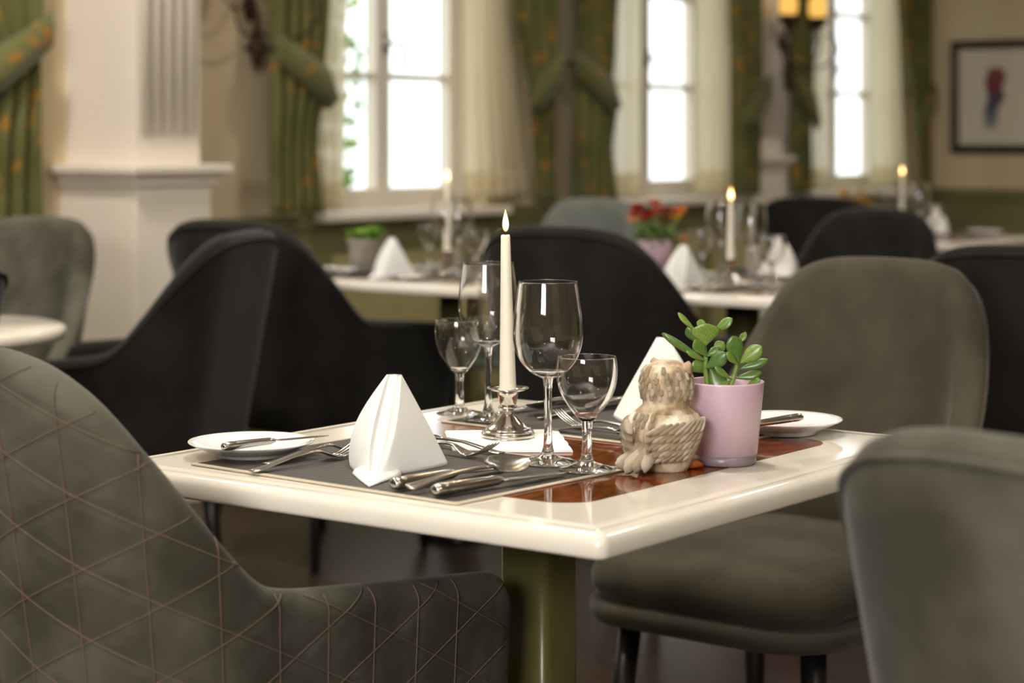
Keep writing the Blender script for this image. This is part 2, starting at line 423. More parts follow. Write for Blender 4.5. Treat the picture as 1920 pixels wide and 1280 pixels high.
wall_mesh('window_5', [(S0 - 0.10, S0 - 0.04, 4.4, 4.46, 1.5, 2.62), (S0 - 0.10, S0 - 0.04, 5.94, 6.0, 1.5, 2.62), (S0 - 0.10, S0 - 0.04, 4.46, 5.94, 1.5, 1.56), (S0 - 0.10, S0 - 0.04, 4.46, 5.94, 2.56, 2.62)], win_m)  # unseen window frame, added around the key light
room_box('wall_front', S0 - 0.2, S1 + 0.2, OB, OB + 0.2, 0, CEIL, wall_m)

# wainscot: rail, olive panels, baseboard
wains = [(-1.25, -0.37), (1.2, 1.5), (2.9, 3.05), (-8, -4)]
rail = wall_mesh('trim_1', [(S0, S1, 0, 0.03, 0.80, 0.862)], green_m, bev=0.006)
pan = wall_mesh('trim_2', [(S0, S1, 0, 0.012, 0.0, 0.80)], panel_m)
x = S0
k = 0
stiles = []
while x < S1:
    stiles.append((x, min(x + 0.09, S1), 0.012, 0.024, 0.12, 0.80)); x += 0.87
wall_mesh('trim_3', stiles + [(S0, S1, 0.012, 0.026, 0.0, 0.14), (S0, S1, 0.012, 0.022, 0.72, 0.80)], green_m, bev=0.004)
# the same on the picture wall
room_box('trim_4', S1 - 0.03, S1, 0.03, OB, 0.80, 0.862, green_m, bev=0.006)
room_box('trim_5', S1 - 0.014, S1, 0.03, OB, 0.0, 0.80, green_m)

# windows
def window(i, c):
    fr = wall_mesh('window_%d' % i, [
        (c - HW, c - HW + 0.045, -0.19, -0.10, ZB, ZT), (c + HW - 0.045, c + HW, -0.19, -0.10, ZB, ZT),
        (c - HW, c + HW, -0.19, -0.10, ZB, ZB + 0.035), (c - HW, c + HW, -0.19, -0.10, ZT - 0.05, ZT)], win_m, bev=0.004)
    for sgn in (-1, 1):
        a, b_ = (c - HW + 0.045, c - 0.002) if sgn < 0 else (c + 0.002, c + HW - 0.045)
        zb, zt = ZB + 0.035, ZT - 0.05
        st = 0.038
        sash = wall_mesh('sash', [(a, a + st, -0.175, -0.115, zb, zt), (b_ - st, b_, -0.175, -0.115, zb, zt),
                                  (a + st, b_ - st, -0.175, -0.115, zb, zb + 0.045), (a + st, b_ - st, -0.175, -0.115, zt - 0.05, zt)], win_m, fr, bev=0.004)
        zs = [zb + 0.045, 1.373, 1.79, zt - 0.05]
        for z in zs[1:-1]:
            wall_mesh('glazing_bar', [(a + st, b_ - st, -0.165, -0.125, z - 0.014, z + 0.014)], win_m, sash, bev=0.004)
        for z0, z1 in zip(zs, zs[1:]):
            wall_mesh('pane', [(a + st, b_ - st, -0.148, -0.142, z0, z1)], pane_m, sash)
        if sgn > 0:
            h = MB().tube([(a + 0.012, 0.115, 1.50), (a + 0.012, 0.08, 1.50), (a + 0.03, 0.066, 1.50), (a + 0.05, 0.062, 1.495), (a + 0.06, 0.062, 1.47), (a + 0.063, 0.062, 1.40)], 0.009, 8)
            h.box((a + 0.012, 0.112, 1.50), (0.03, 0.012, 0.08))
            tag(h.build('window_handle', steel_m, sash), 'grey metal window handle')
    wall_mesh('sill', [(c - HW - 0.06, c + HW + 0.06, -0.10, 0.09, ZB - 0.03, ZB + 0.002)], win_m, fr, bev=0.006)
for i, c in enumerate(WIN): window(i + 1, c)

# fluted pilaster by the left window and a shallower one between the far windows
def pilaster(n, s0, s1, d, flutes):
    zc = 1.005
    body = wall_mesh('wall_pilaster_%d' % n, [(s0 - 0.025, s1 + 0.025, 0, d + 0.025, 0, zc)], pil_m, bev=0.004)
    wall_mesh('ledge', [(s0 - 0.075, s1 + 0.075, 0, d + 0.075, zc + 0.022, zc + 0.048), (s0 - 0.058, s1 + 0.058, 0, d + 0.058, zc + 0.008, zc + 0.022),
                        (s0 - 0.042, s1 + 0.042, 0, d + 0.042, zc - 0.016, zc + 0.008)], pil_m, body, bev=0.005)
    wall_mesh('shaft', [(s0, s1, 0, d, zc + 0.048, CEIL)], pil_m, body)
    w = (s1 - s0 - 0.03) / flutes
    for k in range(flutes):
        a = s0 + 0.015 + k * w
        # raised fillet between two flutes, rounded
        mb = MB(); rr = w * 0.40; ca = a + w / 2
        prof = [(ca + rr * math.cos(math.pi * q / 8), -(d + rr * 0.9 * math.sin(math.pi * q / 8))) for q in range(9)]
        r0 = [Vector((x, y, 1.15)) for x, y in prof]; r1 = [Vector((x, y, CEIL)) for x, y in prof]
        mb.loft([r0, r1])
        mb.build('reeding', pil_m, body)
    wall_mesh('foot', [(s0 - 0.05, s1 + 0.05, 0, d + 0.05, 0, 0.14)], pil_m, body, bev=0.006)
    return body
pilaster(1, -1.304, -1.034, 0.32, 5)
pilaster(2, 2.91, 3.24, 0.05, 5)

# unseen ceiling downlights, added to light tables, pillar and room
lens_m = emis('lamp_lens', LAMP_COL + (1,), 4.0)
def downlight(s, o, watt, i):
    p = wp(s, o, CEIL)
    r = empty('added_downlight', p)
    tag(r, 'unseen recessed downlight added for the room light', 'ceiling light', 'added downlights')
    MB().lathe([(0.085, 0.0), (0.115, -0.001), (0.118, -0.008), (0.085, -0.010), (0.085, 0.0)], 32).build('trim_ring', pil_m, r)
    MB().lathe([(0.0001, -0.002), (0.085, -0.002), (0.085, -0.004), (0.0001, -0.004)], 32).build('lens', lens_m, r)
    ld = bpy.data.lights.new('downlight', 'AREA'); ld.shape = 'DISK'; ld.size = 0.2; ld.energy = watt; ld.color = LAMP_COL
    lo = bpy.data.objects.new('downlight', ld); C.objects.link(lo); lo.parent = r; lo.location = (0, 0, -0.02)
for i, (s, o, w) in enumerate(LAMPS): downlight(s, o, w, i)
# window portals guide the daylight sampling
for c in WIN:
    ld = bpy.data.lights.new('window_portal', 'AREA'); ld.shape = 'RECTANGLE'; ld.size = 2 * HW; ld.size_y = ZT - ZB
    ld.cycles.is_portal = True
    lo = bpy.data.objects.new('window_portal', ld); C.objects.link(lo)
    lo.location = wp(c, -0.30, (ZB + ZT) / 2); lo.rotation_euler = (math.radians(-90), 0, RZ)

# outside: paving and a hedge seen through the left pane
g = room_box('ground', S0 - 4, S1 + 6, -12, -0.3, -0.35, -0.25, dirt)

# ------------------------------------------------------------------ curtains
def sheet(path_fn, zs, nu, thick, name, mat, parent=None):
    """path_fn(u in 0..1, z) -> (s, o); makes a cloth with a little thickness"""
    mb = MB(); front = []; back = []
    for z in zs:
        fr = []; 
        for i in range(nu + 1):
            s, o = path_fn(i / nu, z); fr.append((s, o, z))
        front.append(fr)
    V = []; F = []
    nz = len(zs); n1 = nu + 1
    for lay in (0, thick):
        for fr in front:
            for s, o, z in fr: V.append(Vector((s, -(o - lay), z)))
    idx = lambda l, j, i: l * nz * n1 + j * n1 + i
    for j in range(nz - 1):
        for i in range(nu):
            F.append((idx(0, j, i), idx(0, j, i + 1), idx(0, j + 1, i + 1), idx(0, j + 1, i)))
            F.append((idx(1, j, i), idx(1, j + 1, i), idx(1, j + 1, i + 1), idx(1, j, i + 1)))
    for i in range(nu):
        F.append((idx(0, 0, i), idx(1, 0, i), idx(1, 0, i + 1), idx(0, 0, i + 1)))
        F.append((idx(0, nz - 1, i), idx(0, nz - 1, i + 1), idx(1, nz - 1, i + 1), idx(1, nz - 1, i)))
    for j in range(nz - 1):
        F.append((idx(0, j, 0), idx(0, j + 1, 0), idx(1, j + 1, 0), idx(1, j, 0)))
        F.append((idx(0, j, nu), idx(1, j, nu), idx(1, j + 1, nu), idx(0, j + 1, nu)))
    ob = mesh_obj(name, V, F, mat, parent)
    if not parent:
        ob.location = W0; ob.rotation_euler = (0, 0, RZ)
    return ob

CT = 2.42
def frange(a, b, n): return [a + (b - a) * i / n for i in range(n + 1)]
def green_curtain(outer, inner_tab, tie_z, label, pleats=5, seed=0, bottom=0.875):
    """outer edge hangs straight at s=outer; inner edge follows inner_tab [(z, s)]; tied back near tie_z"""
    r = empty('green_curtain', W0, RZ)
    tag(r, label, 'curtain', 'green tied-back curtains')
    rnd = random.Random(seed)
    ph = rnd.random() * 6
    def path(u, z):
        inn = interp(inner_tab, z)
        amp = 0.026 * (1.0 if abs(z - tie_z) > 0.12 else 0.5 + 0.5 * abs(z - tie_z) / 0.12)
        o = 0.125 + amp * math.sin(ph + u * pleats * 2 * math.pi + 0.5 * math.sin(z * 3 + ph)) + 0.008 * math.sin(5 * u + 4 * z)
        s = lerp(outer, inn, u)
        return s, o
    zs = frange(bottom, CT, 46)
    sheet(path, zs, pleats * 12, 0.006, 'drape', curt_m, r)
    # tie band slants from the outer edge (high) down to a pointed tip at the inner edge
    inn = interp(inner_tab, tie_z); sg = 1 if inn > outer else -1
    top = []; bot = []
    mb = MB(); rings = []
    for k in range(21):
        t = k / 20
        s = lerp(outer - sg * 0.015, inn + sg * 0.012, t)
        zc = tie_z + 0.085 - 0.17 * t
        hh = lerp(0.05, 0.072, t / 0.8) if t < 0.8 else lerp(0.072, 0.008, (t - 0.8) / 0.2)
        o = 0.165 + 0.016 * math.sin(t * math.pi)
        rings.append([Vector((s, -o, zc + hh)), Vector((s, -(o + 0.006), zc)), Vector((s, -o, zc - hh)), Vector((s, -(o - 0.02), zc - hh)), Vector((s, -(o - 0.02), zc + hh))])
    mb.loft(rings); mb.build('tie_back', curt_m, r)
    MB().tube([(outer - sg * 0.01, -0.0, tie_z + 0.085), (outer - sg * 0.01, -0.15, tie_z + 0.085)], 0.008).build('tie_hook', brass_m, r)
    return r
def sheer(s0_tab, s1_tab, label, pleats=5, bottom=0.90, o0=0.055, seed=0):
    r = empty('sheer_curtain', W0, RZ)
    tag(r, label, 'curtain', 'cream sheer curtains')
    def path(u, z):
        a = interp(s0_tab, z); b_ = interp(s1_tab, z)
        return lerp(a, b_, u), o0 + 0.014 * math.sin(seed + u * pleats * 2 * math.pi + 0.4 * math.sin(2 * z)) + 0.005 * math.sin(9 * u + seed)
    sheet(path, frange(bottom, CT, 36), pleats * 12, 0.002, 'voile', sheer_m, r)
    def hem(u, z):
        s, o = path(u, z); return s, o + 0.004
    sheet(hem, frange(bottom - 0.002, bottom + 0.10, 4), pleats * 12, 0.003, 'hem', sheer_m, r)
    return r

green_curtain(-1.51, [(0.87, -1.80), (1.15, -1.78), (1.36, -1.74), (1.6, -1.9), (2.4, -2.1)], 1.38, 'green tied-back curtain left of the fluted pilaster, at the picture edge', 4, 1)
green_curtain(-0.49, [(0.87, -0.235), (1.10, -0.275), (1.20, -0.26), (1.30, -0.205), (1.36, -0.215), (1.6, -0.19), (2.4, -0.10)], 1.36, 'green patterned curtain with slanted tie at the left side of the nearest window', 5, 2)
green_curtain(1.145, [(0.87, 1.03), (1.15, 1.02), (1.34, 0.985), (1.6, 0.88), (2.4, 0.80)], 1.36, 'dark green tied curtain at the right side of the nearest window', 3, 3)
green_curtain(1.285, [(0.87, 1.57), (1.10, 1.54), (1.30, 1.60), (1.36, 1.565), (1.6, 1.575), (2.4, 1.65)], 1.36, 'dark green tied curtain at the left side of the middle window', 4, 4)
green_curtain(2.83, [(0.87, 2.60), (1.15, 2.61), (1.34, 2.63), (1.6, 2.59), (2.4, 2.5)], 1.30, 'green tied curtain at the right side of the middle window, left of the lit sconce', 3, 5)
green_curtain(3.15, [(0.87, 3.29), (1.15, 3.28), (1.34, 3.33), (1.6, 3.34), (2.4, 3.45)], 1.30, 'dark green tied curtain just right of the lit sconce', 3, 6)
green_curtain(4.62, [(0.87, 4.54), (1.15, 4.50), (1.34, 4.45), (1.6, 4.33), (2.4, 4.2)], 1.30, 'narrow green curtain in the corner beside the framed picture', 3, 7)
T = lambda x, y: [(0.9, x), (1.3, (x + y) / 2), (2.4, y)]
sheer(T(-0.20, -0.30), [(0.9, -0.07), (1.25, -0.055), (1.6, -0.05), (2.4, 0.02)], 'bright sheer curtain beside the left green drape of the nearest window', 3, 0.88, seed=1)
sheer(T(0.635, 0.635), [(0.9, 1.06), (1.2, 1.0), (1.6, 0.94), (2.4, 0.86)], 'wide cream sheer curtain at the right of the nearest window', 5, 0.905, seed=2)
sheer(T(1.60, 1.62), T(1.90, 1.90), 'cream sheer curtain at the left of the middle window', 3, 0.885, seed=3)
sheer(T(2.385, 2.385), T(2.68, 2.66), 'cream sheer curtain at the right of the middle window', 3, 0.885, seed=4)
sheer(T(3.34, 3.40), T(3.615, 3.615), 'cream sheer curtain at the left of the farthest window', 3, 0.885, seed=5)
sheer(T(4.085, 4.085), [(0.9, 4.52), (1.3, 4.46), (1.7, 4.42), (2.4, 4.3)], 'cream sheer curtain at the right of the farthest window', 4, 0.885, seed=6)
for i, c in enumerate(WIN[1:]):
    r = empty('curtain_rod', W0, RZ)
    tag(r, ['bronze curtain rod above the nearest window', 'bronze curtain rod above the middle window', 'bronze curtain rod above the farthest window'][i], 'curtain rod')
    MB().tube([(c - 0.82, -0.09, CT + 0.022), (c + 0.82 + (0.28 if i == 2 else 0.22 if i == 0 else 0.15), -0.09, CT + 0.022)], 0.013).build('rod', brass_m, r)
    for s in (c - 0.7, c + 0.7):
        MB().tube([(s, 0, CT + 0.022), (s, -0.09, CT + 0.022)], 0.008).build('bracket', brass_m, r)

# ------------------------------------------------------------------ wall sconces
lampglass_m = emis('amber_shade', (1.0, 0.55, 0.12, 1), 1.05)
def sconce(s, o, label, lit):
    r = empty('wall_sconce', wp(s, o, 0), RZ)
    tag(r, label, 'wall lamp')
    zc = 1.60
    MB().lathe([(0.0001, 0), (0.035, 0.005), (0.04, 0.015), (0.0001, 0.02)], 20).build('wall_plate', iron_m, r)
    wp_ = r.children[-1]; wp_.location = (0, -0.002, zc); wp_.rotation_euler = (math.radians(90), 0, 0); wp_.scale = (0.55, 1.6, 1)
    # hanging cone finial
    MB().lathe([(0.0001, 1.365), (0.010, 1.38), (0.020, 1.42), (0.026, 1.455), (0.022, 1.475), (0.008, 1.482), (0.005, 1.50)], 16).build('cone_finial', iron_m, r).location = (0, -0.05, 0)
    MB().tube([(0, -0.012, 1.64), (0, -0.035, 1.60), (0, -0.05, 1.54), (0, -0.05, 1.48)], 0.009, 8).build('stem', iron_m, r)
    for sg in (-1, 1):
        pts = smooth_tab([(0, -0.045, 1.505), (sg * 0.05, -0.07, 1.488), (sg * 0.13, -0.10, 1.50), (sg * 0.175, -0.12, 1.57), (sg * 0.165, -0.13, 1.64), (sg * 0.145, -0.13, 1.68)], 5)
        arm = MB().tube(pts, 0.0052, 8).build('arm', iron_m, r)
        curl = smooth_tab([(sg * 0.03, -0.03, 1.66), (sg * 0.07, -0.06, 1.60), (sg * 0.13, -0.08, 1.57), (sg * 0.19, -0.09, 1.60), (sg * 0.21, -0.09, 1.66), (sg * 0.17, -0.09, 1.69)], 5)
        MB().tube(curl, 0.0045, 8).build('scroll', iron_m, arm)
        cup = MB().lathe([(0.006, 1.665), (0.028, 1.675), (0.042, 1.70), (0.046, 1.725), (0.042, 1.725), (0.026, 1.685), (0.006, 1.68)], 20).build('cup', iron_m, r); cup.location = (sg * 0.145, -0.13, 0)
        sh = MB().lathe([(0.026, 1.712), (0.040, 1.735), (0.045, 1.77), (0.040, 1.81), (0.030, 1.83), (0.027, 1.83), (0.036, 1.808), (0.041, 1.77), (0.036, 1.738), (0.023, 1.716)], 24).build('shade', lampglass_m, r); sh.location = (sg * 0.145, -0.13, 0)
    pts = smooth_tab([(0.0, -0.05, 1.50), (0.03, -0.14, 1.475), (0.05, -0.23, 1.49), (0.06, -0.285, 1.55), (0.05, -0.27, 1.62), (0.04, -0.23, 1.63)], 5)
    MB().tube(pts, 0.005, 8).build('front_scroll', iron_m, r)
    return r
sconce(-0.50, 0, 'wrought-iron wall sconce with cone finial left of the nearest window', True)
sconce(3.13, 0.05, 'lit amber wall sconce between the two far windows', True)

# ------------------------------------------------------------------ pictures
def picture(loc, rz, w, h, label, art=True):
    r = empty('framed_picture', loc, rz); tag(r, label, 'picture')
    fw, fd = min(0.048, w * 0.3), 0.03
    mb = MB()
    prof = [(0, 0), (0, fd * 0.7), (fw * 0.35, fd), (fw * 0.8, fd * 0.75), (fw, fd * 0.4), (fw, 0)]
    rings = []
    for sx, sz in ((-1, -1), (1, -1), (1, 1), (-1, 1), (-1, -1)):
        rings.append([Vector((sx * (w / 2 - i), -d, sz * (h / 2 - i))) for i, d in prof])
    mb.loft(rings, cap=False); mb.build('frame', brass_m, r, smooth=False)
    MB().box((0, -0.008, 0), (w - 0.05, 0.008, h - 0.05)).build('mount', mount_m, r, smooth=False)
    if art:
        m = pmat('watercolour', srgb(225, 220, 205), 0.8)
        N, L, b = nodes(m)
        tc = N.new('ShaderNodeTexCoord'); gr = N.new('ShaderNodeSeparateXYZ'); L.new(tc.outputs['Generated'], gr.inputs[0])
        rp = N.new('ShaderNodeValToRGB'); els = rp.color_ramp.elements
        for _ in range(3): els.new(0.5)
        for e_, (p, c) in zip(els, [(0.0, srgb(150, 152, 160)), (0.3, srgb(92, 94, 108)), (0.5, srgb(78, 70, 84)), (0.66, srgb(120, 56, 58)), (1.0, srgb(138, 84, 84))]): e_.position = p; e_.color = c
        nn = N.new('ShaderNodeTexNoise'); nn.inputs['Scale'].default_value = 14
        mx_ = N.new('ShaderNodeMath'); mx_.operation = 'MULTIPLY_ADD'; mx_.inputs[1].default_value = 0.35; 
        L.new(nn.outputs[0], mx_.inputs[0]); L.new(gr.outputs[2], mx_.inputs[2])
        sb = N.new('ShaderNodeMath'); sb.operation = 'SUBTRACT'; sb.inputs[1].default_value = 0.17; L.new(mx_.outputs[0], sb.inputs[0])
        L.new(sb.outputs[0], rp.inputs[0]); L.new(rp.outputs[0], b.inputs['Base Color'])
        # the painted motif: a leaning figure-like vase with red blossom
        mb = MB()
        out = [(-0.05, -0.17), (0.02, -0.17), (0.03, -0.06), (0.07, 0.0), (0.05, 0.05), (0.075, 0.10), (0.06, 0.15), (0.01, 0.165), (-0.03, 0.15), (-0.05, 0.08), (-0.03, 0.0), (-0.055, -0.08)]
        mb.loft([[Vector((x, -0.0125, z)) for x, z in out], [Vector((x, -0.0135, z)) for x, z in out]])
        mb.build('print', m, r, smooth=False)
    return r
# on the right wall: wall_right faces -E1
pw = W0 + E1 * (S1 - 0.001) - E2 * 0.36 + Vector((0, 0, 1.365))
picture(pw, RZ - math.pi / 2, 0.50, 0.62, 'framed watercolour with red blot in dark frame on the right wall')
picture(wp(1.225, 0.001, 1.42), RZ, 0.075, 0.25, 'small dark-framed picture between the two green curtains', art=False)

# ------------------------------------------------------------------ hedge outside
rnd = random.Random(3)
hedge_leaf = pmat('hedge_leaf', srgb(128, 160, 66), 0.6); noise_col(hedge_leaf, 3, [(0.3, srgb(96, 136, 44)), (0.7, srgb(160, 186, 92))])
bush = empty('garden_shrub', (-1.66, 12.0, -0.25)); tag(bush, 'sunlit green shrub outside the nearest window', 'shrub')
mb = MB()
for _ in range(4200):
    a = rnd.random() * 6.283; rr = math.sqrt(rnd.random()); z = rnd.random() * 3.6 + 0.2
    w = 0.78 * (1 - 0.12 * abs(z - 1.8))
    c = Vector((math.cos(a) * rr * w, math.sin(a) * rr * w, z))
    d = Vector((rnd.uniform(-1, 1), rnd.uniform(-1, 1), rnd.uniform(-0.6, 0.9))).normalized(); n = d.cross(Vector((rnd.random(), rnd.random(), 1))).normalized()
    l = 0.11; mb.add([c, c + d * l * 0.5 + n * 0.035, c + d * l, c + d * l * 0.5 - n * 0.035], [(0, 1, 2, 3)])
tag(mb.build('foliage', hedge_leaf, bush, smooth=False), kind='stuff')
MB().tube([(0, 0, 0), (0.03, 0, 1.2), (0, 0.05, 3.0)], [0.06, 0.045, 0.02]).build('trunk', iron_m, bush)

# ------------------------------------------------------------------ tables
TZ = 0.75
AC, BC = 0.374, 0.345           # table centre measured from the near corner of the groove
HX, HY = 0.396, 0.365
def make_table(cx, cy, label, group=None):
    r = empty('dining_table', (cx, cy, 0), TH); tag(r, label, 'table', group)
    prof = [(0.040, 0.7500), (0.0245, 0.7500), (0.0225, 0.7487), (0.0205, 0.7497), (0.014, 0.7496), (0.008, 0.7483), (0.0035, 0.7455), (0.0008, 0.7415), (0, 0.737), (0, 0.7275), (0.0015, 0.7245), (0.005, 0.7235), (0.04, 0.7235)]
    rings = []
    for ins, z in prof:
        rr = max(0.012 - ins * 0.4, 0.003)
        rings.append([Vector((x, y, z)) for x, y in rrect(HX - ins, HY - ins, rr, 6)])
    MB().loft(rings).build('tabletop', lacquer_m, r)
    # burl veneer field with a pale string line round it
    ih = (0.285, 0.255)
    ring = lambda h, rr, z: [Vector((x, y, z)) for x, y in rrect(h[0], h[1], rr, 8)]
    MB().loft([ring(ih, 0.045, TZ - 0.002), ring(ih, 0.045, TZ + 0.0003)]).build('burl_inlay', inlay_m, r, smooth=False)
    # pedestal
    rings = [[Vector((x, y, z)) for x, y in rrect(h, h, rr, 5)] for h, rr, z in ((0.036, 0.012, 0.06), (0.036, 0.012, 0.7238))]
    MB().loft(rings).build('column', olive_m, r)
    rings = [[Vector((x, y, z)) for x, y in rrect(h, h, rr, 6)] for h, rr, z in ((0.08, 0.03, 0.0), (0.08, 0.03, 0.015), (0.075, 0.03, 0.03), (0.06, 0.02, 0.05), (0.045, 0.02, 0.07))]
    MB().loft(rings).build('base', blackleg_m, r)
    MB().box((0, 0, 0.7165), (0.40, 0.36, 0.014)).build('mounting_plate', blackleg_m, r, smooth=False)
    return r
TABLES = {'front': (0.033, 2.513), 'left': (-0.16, 5.82), 'right': (0.61, 5.43), 'far': (1.56, 8.02)}
make_table(*TABLES['front'], 'square cream table with burl wood inlay in the foreground')
make_table(*TABLES['left'], 'cream table set with a green pot plant, behind the glasses at left', 'background tables')
make_table(*TABLES['right'], 'cream table set with a red flower pot, behind the jade plant', 'background tables')
make_table(*TABLES['far'], 'farthest cream table, in front of the framed picture', 'background tables')

def tpos(tb, a, b, z=TZ):
    c = TABLES[tb]; p = Vector((c[0], c[1], 0)) + E1 * (a - AC) + E2 * (b - BC); p.z = z
    return p

# round side table at the left edge
r = empty('round_table', (-1.235, 4.18, 0)); tag(r, 'small round cream table at the left edge', 'table')
MB().lathe([(0.0001, 0.72), (0.30, 0.72), (0.318, 0.724), (0.322, 0.735), (0.318, 0.746), (0.308, 0.75), (0.0001, 0.75)], 56).build('tabletop', lacquer_m, r)
MB().lathe([(0.0001, 0.0), (0.2, 0.0), (0.2, 0.012), (0.19, 0.02), (0.05, 0.035), (0.035, 0.06), (0.035, 0.722), (0.0001, 0.722)], 32).build('pedestal', blackleg_m, r)

# ------------------------------------------------------------------ chairs
PW, PR, PF, RC = 0.285, -0.255, 0.275, 0.165     # half width, rear, front, corner radius of the shell in plan
def plan(p):
    """point and outward normal at path length p from the back centre along the right half"""
    l1 = PW - RC; l2 = RC * math.pi / 2
    if p <= l1: return Vector((p, PR, 0)), Vector((0, -1, 0))
    if p <= l1 + l2:
        a = (p - l1) / RC
        n = Vector((math.sin(a), -math.cos(a), 0)); return Vector((PW - RC, PR + RC, 0)) + n * RC, n
    return Vector((PW, PR + RC + (p - l1 - l2), 0)), Vector((1, 0, 0))
PEND = (PW - RC) + RC * math.pi / 2 + (PF - PR - RC)
TOP = smooth_tab([(0.0, 0.924), (0.09, 0.922), (0.145, 0.915), (0.185, 0.900), (0.22, 0.872), (0.265, 0.814), (0.31, 0.750), (0.345, 0.703), (0.37, 0.679), (0.40, 0.664), (0.46, 0.655), (0.60, 0.641), (PEND - 0.03, 0.630), (PEND, 0.625)], 6)
Z0 = 0.375
def rake(p, z):
    k = max(0.0, z - 0.42) / 0.5
    w = 1.0 if p < 0.2 else max(0.0, 1 - (p - 0.2) / 0.35)
    return 0.085 * k * (0.25 + 0.75 * w)
def shell_point(p, off, z):
    sg = 1 if p >= 0 else -1; ap = abs(p)
    q, n = plan(min(ap, PEND))
    v = q + n * off
    # rake the back rearwards, flare the sides slightly
    v.y -= rake(ap, z)
    v.x += n.x * 0.030 * max(0.0, (z - 0.42)) / 0.3
    v.x *= sg; v.z = z
    return v
ARM_TOP, ARM_END = TOP, PEND
SIDE_TOP = smooth_tab([(0.0, 0.921), (0.07, 0.919), (0.115, 0.912), (0.15, 0.896), (0.18, 0.866), (0.22, 0.800), (0.28, 0.690), (0.34, 0.590), (0.39, 0.525), (0.44, 0.480), (0.48, 0.462)], 6)
def quilt(p, z):
    d = 0.0
    PX, PZ = 0.064, 0.074
    for val, per in ((p, PX), (z - 0.55 * p, PZ * 1.0), (z + 0.55 * p, PZ * 1.0)):
        q = (val / per - 0.5) % 1.0; q = abs(q - 0.5) * per     # distance to the nearest line
        d = max(d, math.exp(-(q / 0.0055) ** 2))
    return d
def shell_mesh(npath, nz, quilted, mat):
    th = 0.052; V = []; F = []
    ps = [-PEND + 2 * PEND * i / npath for i in range(npath + 1)]
    rim = 6; nin = 10
    for p in ps:
        zt = interp(TOP, abs(p))
        e = max(0.0, (abs(p) - (PEND - 0.035)) / 0.035)
        drop = 0.035 * (1 - math.sqrt(max(0, 1 - e * e)))
        zt -= drop
        t2 = th * (1 - 0.45 * e * e)
        r_ = t2 / 2
        ring = []
        for j in range(nz + 1):
            t = j / nz; z = lerp(Z0, zt - r_, t)
            off = -0.028 * max(0.0, 1 - (z - Z0) / 0.05) ** 2 - (th - t2) / 2
            if quilted: off += 0.0012 - 0.0024 * quilt(p, z) * min(1, (zt - z) / 0.02) 
            ring.append(shell_point(p, off, z))
        for j in range(1, rim):
            a = math.pi * j / rim
            ring.append(shell_point(p, -(th - t2) / 2 - r_ + r_ * math.cos(a), zt - r_ + r_ * math.sin(a)))
        for j in range(nin + 1):
            z = lerp(zt - r_, 0.40, j / nin); ring.append(shell_point(p, -(th + t2) / 2 - 0.012 * math.sin(math.pi * j / nin) * 0, z))
        V += ring
    n = len(V) // len(ps)
    for i in range(len(ps) - 1):
        for j in range(n - 1):
            F.append((i * n + j, (i + 1) * n + j, (i + 1) * n + j + 1, i * n + j + 1))
    F.append(tuple(range(n))); F.append(tuple(reversed([(len(ps) - 1) * n + j for j in range(n)])))
    o = mesh_obj('shell', V, F, mat); m = o.data; bpy.data.objects.remove(o); return m
def seam_lines():
    PX, PZ = 0.064, 0.074; mb = MB()
    def run(fn, ts):
        seg = []
        for t in ts:
            p, z = fn(t)
            ok = abs(p) < PEND - 0.02 and Z0 + 0.03 < z < interp(TOP, abs(p)) - 0.003
            if ok:
                rr = 0.026; dz = z - (interp(TOP, abs(p)) - rr)
                seg.append(shell_point(p, 0.0001 if dz <= 0 else -rr + 0.0004 + math.sqrt(max(0.0, rr * rr - dz * dz)), z))
            if (not ok or t == ts[-1]) and seg:
                if len(seg) > 2: mb.tube(seg, 0.00075, 4)
                seg = []
    zs = frange(0.38, 0.93, 130); xs = frange(-PEND, PEND, 260)
    for k in range(-10, 11): run(lambda t: (k * PX, t), zs)
    for k in range(-8, 22):
        run(lambda t: (t, k * PZ + 0.55 * t), xs); run(lambda t: (t, k * PZ - 0.55 * t), xs)
    return mb.mesh('quilt_stitching', stitch_m)
def rim_mesh(mat):
    pts = [shell_point(-PEND + 0.04 + (2 * PEND - 0.08) * i / 120, 0.0008, interp(TOP, abs(-PEND + 0.04 + (2 * PEND - 0.08) * i / 120)) - 0.020) for i in range(121)]
    return MB().tube(pts, 0.003, 6).mesh('piping', mat)
def cushion_mesh(mat):
    rings = []
    for ins, z in ((0.05, 0.392), (0.012, 0.398), (0.0, 0.415), (0.0, 0.435), (0.008, 0.455), (0.03, 0.470), (0.08, 0.480), (0.14, 0.484), (0.2, 0.486)):
        rings.append([Vector((x, y + 0.065, z)) for x, y in rrect(0.228 - ins, 0.262 - ins, max(0.10 - ins * 0.4, 0.02), 8)])
    return MB().loft(rings).mesh('seat', mat)
def base_mesh(mat):
    rings = []
    for ins, z in ((0.03, 0.355), (0.006, 0.360), (0.0, 0.375), (0.0, 0.39), (0.012, 0.396)):
        rings.append([Vector((x, y + 0.06, z)) for x, y in rrect(0.232 - ins, 0.272 - ins, max(0.11 - ins, 0.02), 8)])
    return MB().loft(rings).mesh('seat_base', mat)
def leg_mesh(sx, sy):
    a = Vector((0.17 * sx, 0.04 + 0.19 * sy, 0.362)); b_ = Vector((0.19 * sx, 0.04 + 0.225 * sy, 0.0))
    return MB().tube([a, lerp(a, b_, 0.5), b_], [0.021, 0.017, 0.012], 12).mesh('leg', blackleg_m)
LEGS = [leg_mesh(sx, sy) for sx in (-1, 1) for sy in (-1, 1)]
HI_SHELL = shell_mesh(250, 84, True, grey_fab)
STITCH = seam_lines()
FAB = {}
